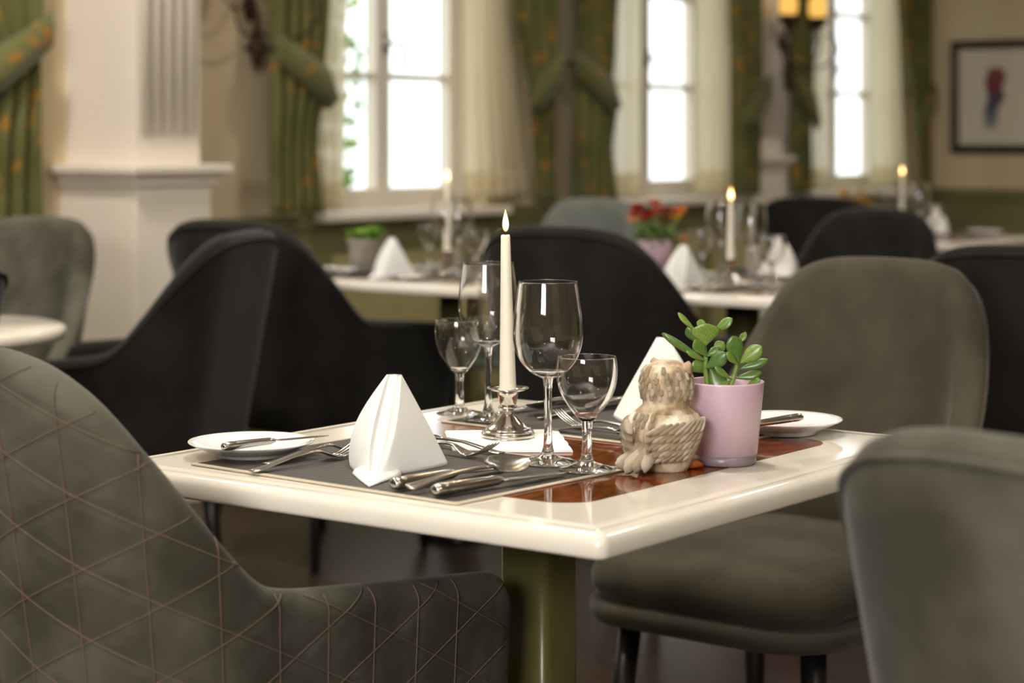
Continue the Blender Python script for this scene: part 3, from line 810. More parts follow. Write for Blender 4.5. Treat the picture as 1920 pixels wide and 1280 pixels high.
for nm, fm in (('grey', grey_fab), ('taupe', taupe_fab), ('dark', dark_fab), ('pale', pale_fab)):
    FAB[nm] = (shell_mesh(90, 14, False, fm), rim_mesh(fm), cushion_mesh(fm), base_mesh(fm))
PW, RC, PF = 0.245, 0.185, 0.10
PEND = (PW - RC) + RC * math.pi / 2 + (PF - PR - RC); TOP = SIDE_TOP
SFAB = {}
for nm, fm in (('grey', grey_fab), ('taupe', taupe_fab), ('dark', dark_fab), ('pale', pale_fab)):
    SFAB[nm] = (shell_mesh(90, 14, False, fm), rim_mesh(fm), FAB[nm][2], FAB[nm][3])
def chair(x, y, fx, fy, fab, label, quilted=False, group='upholstered chairs', sc=1.0, side=False):
    r = empty('dining_chair' if side else 'dining_armchair', (x, y, 0), math.atan2(-fx, fy)); r.scale = (sc, sc, sc)
    tag(r, label, 'chair', group)
    sh, rm, cu, ba = (SFAB if side else FAB)[fab]
    s = put('shell', HI_SHELL if quilted else sh, r)
    if quilted: tag(put('quilt_stitching', STITCH, s), 'rust-brown diamond quilt stitching')
    else: put('piping', rm, s)
    put('seat', cu, r); put('seat_base', ba, r)
    for lm in LEGS: put('leg', lm, r)
    return r
chair(-0.396, 2.394, 0.665, 0.747, 'grey', 'grey velour armchair with rust diamond quilting at the lower left', True)
chair(0.47, 3.42, -0.62, -0.78, 'taupe', 'taupe chair facing the camera across the front table, behind the plant', side=True)
chair(0.637, 1.57, 0.85, 0.53, 'grey', 'blurred grey armchair back in the lower right corner')
chair(-0.915, 4.76, -0.97, 0.24, 'dark', 'charcoal armchair in profile facing left, left of the front table')
chair(-0.555, 5.61, 0.6, 0.8, 'dark', 'dark armchair seen from behind at the table with the green plant')
chair(0.30, 5.165, 0.6, 0.8, 'dark', 'black-looking armchair back straight behind the tall candle')
chair(0.11, 7.16, -0.62, -0.78, 'pale', 'pale grey chair backrest showing above the dark chair behind the candle', side=True)
chair(1.29, 7.74, 0.6, 0.8, 'dark', 'dark armchair pushed up to the farthest table')
chair(0.93, 6.06, -0.62, -0.78, 'dark', 'dark grey chair facing the camera behind the table with red flowers', side=True)
chair(1.20, 4.28, 0.6, 0.8, 'dark', 'dark armchair at the right edge, behind the taupe chair')
chair(-1.44, 5.39, -0.45, -0.89, 'grey', 'grey chair facing the camera behind the small round table', side=True)
chair(-1.245, 3.50, -0.99, 0.14, 'dark', 'sliver of a dark armchair at the far left edge, before the round table')

# ------------------------------------------------------------------ tableware meshes
def lathe_part(prof, mat, name, n=48): return MB().lathe(prof, n).mesh(name, mat)
def glass_meshes(prof_bowl, prof_stem, prof_foot, tag_):
    # profiles run rim-inside -> ... continuous surface split in three
    def raw(prof, name):
        n = 56; V = []; F = []
        for r_, z in prof:
            for k in range(n): V.append((r_ * math.cos(2 * math.pi * k / n), r_ * math.sin(2 * math.pi * k / n), z))
        for i in range(len(prof) - 1):
            for j in range(n):
                k = (j + 1) % n; F.append((i * n + j, i * n + k, (i + 1) * n + k, (i + 1) * n + j))
        return raw_mesh(name, V, F, glass_m)
    return raw(prof_bowl, 'bowl'), raw(prof_stem, 'stem'), raw(prof_foot, 'foot')
def wine_glass_profiles(out, stem, foot, wall):
    """out: outer bowl profile bottom->rim; inner follows at `wall` inside; listed from the foot up so normals face out"""
    o = smooth_tab(out, 7)
    inner = [(max(r_ - wall, 0.0001), z) for r_, z in o]
    zin = out[0][1] + 0.007
    inner = [(r_, z) for r_, z in inner if z > zin + 0.0005 and r_ > 0.004]
    rim_r, rim_z = o[-1]
    bowl = o + [(rim_r - wall * 0.15, rim_z + wall * 0.5), (rim_r - wall * 0.85, rim_z + wall * 0.5)] + list(reversed(inner)) + [(0.0001, zin)]
    return bowl, smooth_tab(stem, 6), foot
big = wine_glass_profiles([(0.0062, 0.0985), (0.0105, 0.1005), (0.0190, 0.105), (0.028, 0.1135), (0.036, 0.126), (0.0408, 0.1446), (0.0397, 0.1696), (0.0372, 0.190), (0.0343, 0.2115)],
                          [(0.0085, 0.0105), (0.0056, 0.020), (0.0047, 0.035), (0.0044, 0.060), (0.0046, 0.085), (0.0062, 0.0985)],
                          [(0.0001, 0.0004), (0.030, 0.0004), (0.0336, 0.0012), (0.0340, 0.0022), (0.0325, 0.0030), (0.025, 0.0044), (0.017, 0.0068), (0.0115, 0.0086), (0.0085, 0.0105)], 0.0011)
small = wine_glass_profiles([(0.0068, 0.0565), (0.0098, 0.059), (0.0150, 0.0650), (0.0208, 0.0725), (0.0264, 0.0805), (0.0308, 0.0895), (0.0338, 0.1005), (0.0348, 0.1125), (0.0343, 0.122), (0.0333, 0.1295)],
                            [(0.0085, 0.0105), (0.0062, 0.018), (0.0055, 0.030), (0.0056, 0.045), (0.0068, 0.0565)],
                            [(0.0001, 0.0004), (0.028, 0.0004), (0.0318, 0.0012), (0.0322, 0.0022), (0.0308, 0.0030), (0.024, 0.0044), (0.017, 0.0068), (0.0115, 0.0086), (0.0085, 0.0105)], 0.0011)
BIG = glass_meshes(*big, 'big'); SMALL = glass_meshes(*small, 'small')
def wine_glass(p, which, label, group=None):
    r = empty('wine_glass', p); tag(r, label, 'glass', group)
    for nm, m in zip(('bowl', 'stem', 'foot'), BIG if which == 'big' else SMALL): put(nm, m, r)
    return r

# candlestick and taper
CSZ = lambda tab, n: [(r_, z * 0.85) for r_, z in smooth_tab(tab, n)]
CS_base = lathe_part(CSZ([(0.0001, 0.0), (0.031, 0.0), (0.0335, 0.001), (0.0338, 0.006), (0.0325, 0.008), (0.0325, 0.0095), (0.030, 0.0115), (0.029, 0.014), (0.022, 0.019), (0.013, 0.029), (0.0075, 0.036)], 3), silver_m, 'base')
CS_knop = lathe_part(CSZ([(0.0075, 0.036), (0.006, 0.038), (0.006, 0.0395), (0.010, 0.041), (0.0125, 0.044), (0.011, 0.047), (0.0095, 0.0478)], 4), silver_m, 'knop')
CS_cup = lathe_part(CSZ([(0.0095, 0.0478), (0.0105, 0.050), (0.0125, 0.060), (0.0135, 0.066), (0.0155, 0.0675), (0.022, 0.0695), (0.0265, 0.0725), (0.0268, 0.0738), (0.0258, 0.0740), (0.020, 0.0718), (0.0125, 0.0705), (0.0118, 0.068), (0.0110, 0.056), (0.0001, 0.055)], 1), silver_m, 'cup')
def candlestick(p, label, group):
    r = empty('candlestick', p); tag(r, label, 'candlestick', group)
    put('base', CS_base, r); put('knop', CS_knop, r); put('drip_cup', CS_cup, r)
    return r
def taper(p, h, label, tilt=(0, 0), group='lit taper candles', light=0.5, fs=1.0):
    r = empty('taper_candle', Vector(p) + Vector((0, 0, 0.0470))); r.rotation_euler = (tilt[0], tilt[1], 0)
    tag(r, label, 'candle', group)
    rb, rt = 0.0110, 0.0056
    pr = [(0.0001, 0.0), (rb * 0.96, 0.0), (rb, 0.004), (lerp(rb, rt, 0.5), h * 0.5), (rt + 0.0002, h - 0.002), (rt - 0.0006, h), (rt * 0.6, h - 0.0015), (0.0001, h - 0.0025)]
    MB().lathe(pr, 32).build('wax', wax_m, r)
    MB().tube([(0, 0, h - 0.003), (0.0003, 0, h + 0.004), (0.0012, 0, h + 0.009)], 0.0008, 6).build('wick', wick_m, r)
    fp = smooth_tab([(0.0002, 0.0), (0.0026, 0.003), (0.0038, 0.0085), (0.0033, 0.015), (0.0018, 0.022), (0.0002, 0.029)], 4)
    fl = MB().lathe(fp, 20).build('flame', flame_m, r); fl.location = (0.0004, 0, h + 0.0035); fl.scale = (fs, fs, fs)
    ld = bpy.data.lights.new('candle_glow', 'POINT'); ld.energy = light; ld.color = (1, 0.62, 0.28); ld.shadow_soft_size = 0.006
    lo = bpy.data.objects.new('candle_glow', ld); C.objects.link(lo); lo.parent = r; lo.location = (0, 0, h + 0.036)
    return r

# bread plate
PLATE = lathe_part([(r_ * 0.96, z) for r_, z in [(0.0001, 0.004), (0.040, 0.004), (0.041, 0.0005), (0.044, 0.0005), (0.045, 0.004), (0.055, 0.0075), (0.072, 0.0150), (0.0782, 0.0178), (0.0788, 0.0186), (0.0782, 0.0194), (0.072, 0.0172), (0.058, 0.0115), (0.050, 0.0085), (0.0001, 0.0072)]], china_m, 'bread_plate', 64)

# cutlery: along +x from handle end (x=0)
def oval(x, y0, z0, ry, rz, n=12):
    return [Vector((x, y0 + ry * math.cos(2 * math.pi * k / n), z0 + rz * math.sin(2 * math.pi * k / n))) for k in range(n)]
def knife_meshes(Ln, hl, k=1.0):
    h = MB()
    secs = [(0.0, 0.004, 0.004), (0.0012, 0.0068, 0.0058), (0.006, 0.0086, 0.0070), (0.014, 0.0088, 0.0072), (0.0165, 0.0080, 0.0066), (0.019, 0.0086, 0.0070), (hl * 0.5, 0.0082, 0.0066), (hl * 0.85, 0.0072, 0.0058), (hl * 0.93, 0.0070, 0.0056), (hl * 0.95, 0.0060, 0.0048), (hl, 0.0050, 0.0036), (hl + 0.004, 0.0035, 0.0016)]
    h.loft([oval(x, 0, 0.0073 * k, ry * k, rz * k, 14) for x, ry, rz in secs])
    b = MB(); rings = []
    for t in frange(0, 1, 14):
        x = hl + (Ln - hl) * t
        w = 0.0085 * k if t < 0.6 else 0.0085 * k * math.sqrt(max(0.004, 1 - ((t - 0.6) / 0.4) ** 2.2))
        if t < 0.08: w = lerp(0.004, 0.0085, t / 0.08) * k
        yo = -0.002 * k + 0.004 * k * t * t
        th = 0.0009 * (1 - 0.5 * t)
        zz = lerp(0.0072 * k, 0.0028, t)
        rings.append([Vector((x, yo - w, zz - th * 0.2)), Vector((x, yo, zz + th)), Vector((x, yo + w, zz + th * 0.6)), Vector((x, yo + w, zz - th * 0.6)), Vector((x, yo, zz - th))])
    b.loft(rings)
    return h.mesh('handle', steel_m), b.mesh('blade', steel_m)
KNIFE = knife_meshes(0.205, 0.100); BUTTER = knife_meshes(0.152, 0.072, 0.72)
def spoon_mesh(Ln, bw, name='spoon'):
    mb = MB(); rings = []
    bl = Ln * 0.30; x0 = Ln - bl
    for x, w, z, t in ((0, 0.004, 0.003, 0.0012), (0.002, 0.0075, 0.003, 0.0017), (0.012, 0.0078, 0.0032, 0.0018), (0.03, 0.006, 0.006, 0.0018), (x0 * 0.55, 0.0042, 0.0105, 0.0018), (x0 * 0.85, 0.0032, 0.0115, 0.0019), (x0, 0.0036, 0.0105, 0.0018)):
        rings.append(oval(x, 0, z, w, t, 12))
    mb.loft(rings)
    # bowl: thin double surface
    nu, nv = 16, 12; top = []; V = []; F = []
    for lay in (0, 1):
        for i in range(nu + 1):
            t = i / nu; x = x0 - 0.003 + (bl + 0.003) * t
            hw = bw * math.sin(math.pi * min(1, (0.06 + 0.94 * t)) ** 0.8) ** 0.62 if t < 1 else 0.0004
            for j in range(nv + 1):
                s = -1 + 2 * j / nv
                dep = 0.0075 * (1 - s * s) * math.sin(math.pi * min(1, max(0, t)) ** 0.9) ** 0.8 if 0 < t < 1 else 0
                zrim = lerp(0.0108, 0.0135, t)
                V.append(Vector((x, s * hw, zrim - dep - lay * 0.0012)))
    n1 = nv + 1; off = (nu + 1) * n1
    for i in range(nu):
        for j in range(nv):
            F.append((i * n1 + j, (i + 1) * n1 + j, (i + 1) * n1 + j + 1, i * n1 + j + 1))
            F.append((off + i * n1 + j, off + i * n1 + j + 1, off + (i + 1) * n1 + j + 1, off + (i + 1) * n1 + j))
        for j in (0, nv):
            F.append((i * n1 + j, off + i * n1 + j, off + (i + 1) * n1 + j, (i + 1) * n1 + j))
    mb.add(V, F)
    return mb.mesh(name, steel_m)
def fork_mesh(Ln, hw, name='fork'):
    mb = MB(); rings = []
    hl = Ln * 0.60
    for x, w, z, t in ((0, 0.004, 0.003, 0.0012), (0.002, 0.0075, 0.003, 0.0017), (0.012, 0.0078, 0.0032, 0.0018), (0.03, 0.006, 0.006, 0.0018), (hl * 0.6, 0.0042, 0.0115, 0.0019), (hl * 0.9, 0.0034, 0.0135, 0.0019), (hl, 0.0040, 0.0125, 0.0018),
                      (hl + 0.010, hw * 0.72, 0.0085, 0.0014), (hl + 0.02, hw, 0.0050, 0.0013), (hl + 0.030, hw, 0.0035, 0.0012)):
        rings.append(oval(x, 0, z, w, t, 12))
    mb.loft(rings)
    for k in range(4):
        y = hw * (-0.80 + 1.6 * k / 3); rr = []
        for t in frange(0, 1, 6):
            x = lerp(hl + 0.027, Ln, t); z = 0.0035 + 0.0175 * t ** 1.6
            w = lerp(hw * 0.18, hw * 0.10, t)
            rr.append(oval(x, y * (1 - 0.08 * t), z, w, 0.0010, 6))
        mb.loft(rr)
    return mb.mesh(name, steel_m)
SPOON = spoon_mesh(0.19, 0.0225); DSPOON = spoon_mesh(0.16, 0.016); FORK = fork_mesh(0.185, 0.0115); DFORK = fork_mesh(0.165, 0.0105)

# placemat
def placemat_meshes():
    ring = lambda hx, hy, z: [Vector((x, y, z)) for x, y in rrect(hx, hy, 0.004, 3)]
    core = MB().loft([ring(0.147, 0.204, 0.0004), ring(0.147, 0.204, 0.0020)]).mesh('weave', mat_m, smooth=False)
    r0, r1 = rrect(0.151, 0.208, 0.005, 3), rrect(0.146, 0.203, 0.004, 3)
    hem = MB().loft([[Vector((x, y, 0.0004)) for x, y in r1], [Vector((x, y, 0.0002)) for x, y in r0], [Vector((x, y, 0.0018)) for x, y in r0], [Vector((x, y, 0.0026)) for x, y in r1], [Vector((x, y, 0.0004)) for x, y in r1]], cap=False).mesh('hem', matedge_m)
    return core, hem
MATM = placemat_meshes()
MZ = TZ + 0.0026

# folded napkin: local -y is its open front
def napkin_mesh():
    H = 0.1068; mb = MB(); rings = []
    nt = 26
    for k in range(nt + 1):
        t = k / nt; z = H * t
        s = (1 - t)
        bul = math.sin(math.pi * t ** 0.9)
        fx, fy = -0.014 * s + 0.001, -0.080 * s                # foot of the front fold
        gap = 0.0118 * math.sin(math.pi * min(1.0, 0.04 + 0.90 * t ** 0.8)) ** 0.85 + 0.0045 * t ** 3 + 0.0005
        dep = 0.020 * math.sin(math.pi * min(1, t * 0.85 + 0.08)) ** 0.7 * (1 - 0.55 * t)
        R = Vector((0.060 * s + 0.0085 * t + 0.001 * bul, 0.028 * s, z)); Lp = Vector((-0.058 * s - 0.0085 * t - 0.011 * bul, 0.062 * s - 0.014 * bul, z))
        Bk = Vector((0.010 * s, 0.085 * s + 0.004, z))
        F1 = Vector((fx + gap, fy - 0.001, z)); F2 = Vector((fx - gap, fy - 0.001, z))
        ctrl = [Bk, lerp(Bk, R, 0.65) + Vector((0.004, 0.004, 0)) * s, R, lerp(R, F1, 0.12) + Vector((0.003, -0.005, 0)) * s, lerp(R, F1, 0.5) + Vector((0.003, -0.005, 0)) * s, lerp(R, F1, 0.88) + Vector((0.001, -0.003, 0)) * s, F1, F1 + Vector((-gap * 0.12, 0.003, 0)),
                Vector((fx + gap * 0.60, fy + dep, z)), Vector((fx + gap * 0.30, fy + dep * 0.35, z)), Vector((fx - gap * 0.20, fy + dep * 0.35, z)), Vector((fx - gap * 0.62, fy + dep, z)), F2 + Vector((gap * 0.12, 0.003, 0)), F2,
                lerp(F2, Lp, 0.12) + Vector((-0.002, -0.004, 0)) * s, lerp(F2, Lp, 0.55) + Vector((-0.010, -0.006, 0)) * s, Lp, lerp(Lp, Bk, 0.35) + Vector((-0.002, 0.008, 0)) * s]
        n = len(ctrl); ring = []
        for i in range(n):
            p0, p1, p2, p3 = ctrl[i - 1], ctrl[i], ctrl[(i + 1) % n], ctrl[(i + 2) % n]
            for q in range(4):
                u = q / 4
                ring.append(0.5 * ((2 * p1) + (p2 - p0) * u + (2 * p0 - 5 * p1 + 4 * p2 - p3) * u * u + (-p0 + 3 * p1 - 3 * p2 + p3) * u ** 3))
        # the hem of the cloth lifts from the mat except at the corners
        if k == 0: pass
        rings.append(ring)
    mb.loft(rings)
    body = mb.mesh('folded_cloth', linen_m)
    tb = MB()
    out = [(-0.034, -0.040), (-0.040, -0.056), (-0.028, -0.092), (-0.0095, -0.140), (0.000, -0.112), (0.012, -0.078), (0.016, -0.060), (0.0, -0.04)]
    tb.loft([[Vector((x, y, 0.0005)) for x, y in out], [Vector((x, y, 0.0022)) for x, y in out], [Vector((x * 0.92 - 0.001, y * 0.96 - 0.002, 0.0030 + 0.004 * max(0, (y + 0.14) / 0.1))) for x, y in out]])
    return body, tb.mesh('turned_corner', linen_m)
NAP = napkin_mesh()
def napkin(p, rz, label, group='folded napkins'):
    r = empty('folded_napkin', p, rz); tag(r, label, 'napkin', group)
    put('folded_cloth', NAP[0], r); put('turned_corner', NAP[1], r)
    return r

# ------------------------------------------------------------------ laying the tables
PIV = (0.405, 0.385)
def lay(tb, flip, L, full=True, off=None):
    """one cover; (a,b) measured from the near corner; L: dictionary of labels"""
    def pos(a, b, z=MZ):
        if flip: a, b = 2 * PIV[0] - a, 2 * PIV[1] - b
        return tpos(tb, a, b, z)
    base = TH + (math.pi if flip else 0)
    g = lambda k: L.get(k)
    r = empty('placemat', pos(0.176, 0.388, TZ + 0.0004), base + math.radians(-3)); tag(r, L['mat'], 'placemat', 'placemats')
    put('weave', MATM[0], r); put('hem', MATM[1], r)
    def lie(name, mesh, a0, b0, a1, b1, label, cat, dz=0.0, group='cutlery', tiltdeg=0):
        p = pos(a0, b0, MZ + dz); q = pos(a1, b1, MZ + dz); d = q - p
        o = put(name, mesh, None, p, rot=(math.radians(tiltdeg), 0, math.atan2(d.y, d.x))); tag(o, label, cat, group); return o
    def kn(a0, b0, a1, b1, label, ms=KNIFE, dz=0.0005, tilt=0.0, name='table_knife', z=None):
        p = pos(a0, b0, (MZ if z is None else z) + dz); q = pos(a1, b1, MZ + dz); d = q - p
        o = empty(name, p); o.rotation_euler = (0, tilt, math.atan2(d.y, d.x)); tag(o, label, 'knife', 'cutlery')
        put('handle', ms[0], o); put('blade', ms[1], o); return o
    lie('fork', FORK, 0.024, 0.492, 0.200, 0.486, L['fork1'], 'fork')
    lie('fork', FORK, 0.070, 0.516, 0.250, 0.506, L['fork2'], 'fork')
    kn(0.030, 0.288, 0.200, 0.276, L['knife1'])
    kn(0.026, 0.228, 0.200, 0.203, L['knife2'])
    lie('spoon', SPOON, 0.025, 0.263, 0.205, 0.248, L['spoon'], 'spoon', 0.0050, tiltdeg=17)
    lie('fork', DFORK, 0.278, 0.492, 0.262, 0.330, L['dfork'], 'fork')
    lie('spoon', DSPOON, 0.300, 0.345, 0.312, 0.495, L['dspoon'], 'spoon')
    pl = put('bread_plate', PLATE, None, pos(0.127, 0.592, TZ + 0.0006)); tag(pl, L['plate'], 'plate', 'bread plates')
    return pos, base, kn

def standard_labels(where):
    out = []
    for side in ('near', 'far'):
        q = '%s side of %s' % (side, where)
        out.append(dict(mat='dark woven placemat, ' + q, fork1='fork beside the napkin, ' + q, fork2='fork beside the bread plate, ' + q,
                        knife1='knife beside the napkin, ' + q, knife2='outermost knife, ' + q, spoon='soup spoon between knives, ' + q,
                        dfork='crosswise dessert fork, ' + q, dspoon='crosswise dessert spoon, ' + q, plate='white bread plate, ' + q,
                        bknife='butter knife on bread plate, ' + q, big='tall wine glass, ' + q, small='small stemmed glass, ' + q, nap='folded white napkin, ' + q))
    return out

# --- front table
LN, LF = standard_labels('the front table')
LN.update(nap='tall pyramid-folded white napkin standing on the near placemat of the front table', plate='white bread plate at the left corner of the front table',
          big='tall wine glass in front, right of the candle on the front table', small='small stemmed glass beside the owl figurine')
LF.update(nap='white pyramid napkin half hidden behind the owl figurine and plant', plate='white bread plate right of the lilac plant pot',
          big='tall wine glass behind the candle on the front table', small='small stemmed glass left of and behind the tall candle')
pos, base, kn = lay('front', False, LN)
kn(0.046, 0.560, 0.180, 0.530, LN['bknife'], BUTTER, 0.0165, math.radians(-0.5), 'butter_knife')
pos2, base2, kn2 = lay('front', True, LF)
kn2(2 * PIV[0] - 0.630, 2 * PIV[1] - 0.122, 2 * PIV[0] - 0.505, 2 * PIV[1] - 0.175, LF['bknife'], BUTTER, 0.024, math.radians(3.0), 'butter_knife')
napkin((-0.136, 2.369, MZ), math.radians(-4), LN['nap'])
napkin((0.206, 2.815, MZ), math.radians(150), LF['nap'])
wine_glass((0.042, 2.398, MZ + 0.0002), 'big', LN['big'], 'wine glasses')
wine_glass((0.0855, 2.3455, MZ + 0.0002), 'small', LN['small'], 'wine glasses')
wine_glass((-0.032, 2.765, MZ + 0.0003), 'big', LF['big'], 'wine glasses')
wine_glass((-0.072, 2.820, MZ + 0.0003), 'small', LF['small'], 'wine glasses')
# paper napkin under the candlestick
mb = MB()
pts = [(-0.087, 2.66), (-0.073, 2.492), (0.074, 2.492), (0.060, 2.672)]
cx0 = sum(p[0] for p in pts) / 4; cy0 = sum(p[1] for p in pts) / 4
def edge(p, q, n, wob): return [(lerp(p[0], q[0], i / n) + (wob * math.sin(i * 2.7) if 0 < i else 0), lerp(p[1], q[1], i / n)) for i in range(n)]
o2 = edge(pts[0], pts[1], 6, 0.0003) + edge(pts[1], pts[2], 6, 0) + edge(pts[2], pts[3], 8, 0.0012) + edge(pts[3], pts[0], 6, 0)
lay1 = [Vector((x - cx0, y - cy0, 0.0004)) for x, y in o2]; lay2 = [Vector((x - cx0, y - cy0, 0.0019)) for x, y in o2]
pn = empty('paper_napkin', (cx0, cy0, TZ + 0.0003)); tag(pn, 'flat white paper napkin under the silver candlestick', 'napkin')
MB().loft([lay1, lay2]).build('lower_ply', paper_m, pn, smooth=False)
l3 = [Vector((v.x * 0.985, v.y * 0.985 + 0.001, 0.0021)) for v in lay1]; l4 = [Vector((v.x * 0.985, v.y * 0.985 + 0.001, 0.0034)) for v in lay1]
MB().loft([l3, l4]).build('upper_ply', paper_m, pn, smooth=False)
candlestick((-0.005, 2.600, TZ + 0.0040), 'silver candlestick on a paper napkin, front table', 'silver candlesticks')
taper((-0.005, 2.600, TZ + 0.0042), 0.2085, 'tall lit cream taper candle on the front table', (0, math.radians(-0.9)), light=0.35)

# --- background tables
def lay_bg(tb, where, cand_h, nsml):
    A, B = standard_labels(where)
    p1, b1, k1 = lay(tb, False, A); k1(0.046, 0.560, 0.180, 0.530, A['bknife'], BUTTER, 0.0165, 0, 'butter_knife')
    p2, b2, k2 = lay(tb, True, B); k2(0.046, 0.560, 0.180, 0.530, B['bknife'], BUTTER, 0.0165, 0, 'butter_knife')
    for pp, LL in ((p1, A), (p2, B)):
        wine_glass(pp(0.300, 0.275, MZ + 0.0003), 'big', LL['big'], 'wine glasses'); wine_glass(pp(0.285, 0.205, MZ + 0.0003), 'small', LL['small'], 'wine glasses')
    candlestick(tpos(tb, 0.405, 0.40, TZ + 0.0006), 'silver candlestick on ' + where, 'silver candlesticks')
    taper(tpos(tb, 0.405, 0.40, TZ + 0.0008), cand_h, 'lit cream candle on ' + where, light=0.35, fs=1.35)
    return p1, b1, p2, b2, A, B
p1, b1, p2, b2, A, B = lay_bg('left', 'the table with the green plant', 0.208, 0)
napkin((-0.332, 5.68, MZ), math.radians(-20), A['nap']); napkin((-0.03, 6.095, MZ), math.radians(150), B['nap'])
p1, b1, p2, b2, A, B = lay_bg('right', 'the table with the red flowers', 0.165, 0)
napkin((0.442, 5.288, MZ), math.radians(-4), A['nap']); napkin((0.745, 5.705, MZ), math.radians(150), B['nap'])
p1, b1, p2, b2, A, B = lay_bg('far', 'the farthest table', 0.190, 0)
napkin((1.392, 7.875, MZ), math.radians(-8), A['nap']); napkin((1.71, 8.28, MZ), math.radians(150), B['nap'])

# ------------------------------------------------------------------ plants
def leaf_mesh(mat, rim, thick=0.16, name='leaf', pts=12):
    """unit obovate leaf along +x, width in y, fleshy"""
    V = []; F = []; nu, nv = 14, 12
    for i in range(nu + 1):
        t = 1 - (1 - i / nu) ** 1.4
        w = 0.5 * (math.sin(math.pi * t ** 1.55) ** 0.68 if 0 < t < 1 else 0) + 0.03 * (1 - t) ** 3
        for j in range(nv * 2):
            a = math.pi * j / nv
            V.append(Vector((t, w * math.cos(a), thick * 0.5 * (w / 0.5) ** 0.6 * math.sin(a) + 0.10 * t * t - 0.04 * math.cos(a) ** 2)))
    n = nv * 2
    for i in range(nu):
        for j in range(n):
            k = (j + 1) % n; F.append((i * n + j, i * n + k, (i + 1) * n + k, (i + 1) * n + j))
    F.append(tuple(reversed(range(n)))); F.append(tuple(nu * n + j for j in range(n)))
    o = mesh_obj(name, V, F, mat); m = o.data; bpy.data.objects.remove(o)
    if rim:
        m.materials.append(rim)
        for p in m.polygons:
            c = p.center
            if c.x > 0.25:
                t = min(max(c.x, 0.001), 0.999); w = 0.5 * math.sin(math.pi * t ** 1.55) ** 0.68
                if abs(c.y) > 0.93 * w: p.material_index = 1
    return m
LEAF = leaf_mesh(leaf_m, leafrim_m, 0.16)
def place_leaf(parent, base, tip, width, normal, mesh=LEAF, name='leaf'):
    b = Vector(base); t = Vector(tip); x = (t - b); ln = x.length; x.normalize()
    n = Vector(normal); n = (n - x * n.dot(x)).normalized(); y = n.cross(x)
    M = Matrix((( x.x * ln, y.x * width, n.x * ln * 0.8, b.x), (x.y * ln, y.y * width, n.y * ln * 0.8, b.y), (x.z * ln, y.z * width, n.z * ln * 0.8, b.z), (0, 0, 0, 1)))
    o = bpy.data.objects.new(name, mesh); C.objects.link(o); o.parent = parent; o.matrix_local = M
    return o

POT_IN = [(0.0001, 0.0), (0.0350, 0.0), (0.0368, 0.0018), (0.0380, 0.0118)]
def lilac_pot(r, k=1.0):
    MB().lathe([(a * k, z * k) for a, z in POT_IN + [(0.0001, 0.0118)]], 48).build('clear_base', potbase_m, r)
    MB().lathe([(a * k, z * k) for a, z in [(0.0001, 0.0119), (0.0381, 0.0119), (0.0462, 0.0940), (0.0463, 0.0958), (0.0452, 0.0965), (0.0440, 0.0955), (0.0405, 0.060), (0.0001, 0.060)]], 56).build('pot', lilac_m, r)
    MB().lathe([(a * k, z * k) for a, z in [(0.0001, 0.0605), (0.040, 0.0605), (0.0415, 0.072), (0.02, 0.0745), (0.0001, 0.075)]], 32).build('soil', soil_m, r)

jp = empty('potted_jade_plant', (0.250, 2.414, TZ + 0.0006)); tag(jp, 'jade plant in a frosted lilac glass pot on the front table', 'plant')
lilac_pot(jp)
# leaves measured against the pot: (base x,z) (tip x,z) width, depth offset, normal;  units mm from pot axis / table
K = 1.0 / 1595 / 3.556            # metres per measured unit at the pot
def jl(bu, bv, tu, tv, hw, dy=0.0, dy2=None, n=(0.0, -1, 0.15)):
    X = lambda u: (u - 845) * K
    Z = lambda v: (1095 - v) * K
    dy2 = dy if dy2 is None else dy2
    bx, bz = X(bu), Z(bv); place_leaf(jp, (bx, dy, bz), (bx + (X(tu) - bx) * 1.05, dy2, bz + (Z(tv) - bz) * 1.05), 2.4 * hw * K, n)
S1p = [(730, 640), (728, 560), (716, 480), (718, 400), (712, 330), (700, 270), (690, 220)]
S2p = [(865, 640), (880, 570), (905, 500), (922, 445), (930, 415)]
MB().tube([((u - 845) * K, -0.004, (1095 - v) * K) for u, v in S1p], [0.0036, 0.0034, 0.003, 0.0026, 0.0022, 0.0018, 0.001], 10).build('stem', stem_m, jp)
MB().tube([((u - 845) * K, -0.010, (1095 - v) * K) for u, v in S2p], [0.0036, 0.0032, 0.003, 0.0025, 0.0018], 10).build('stem', stem_m, jp)
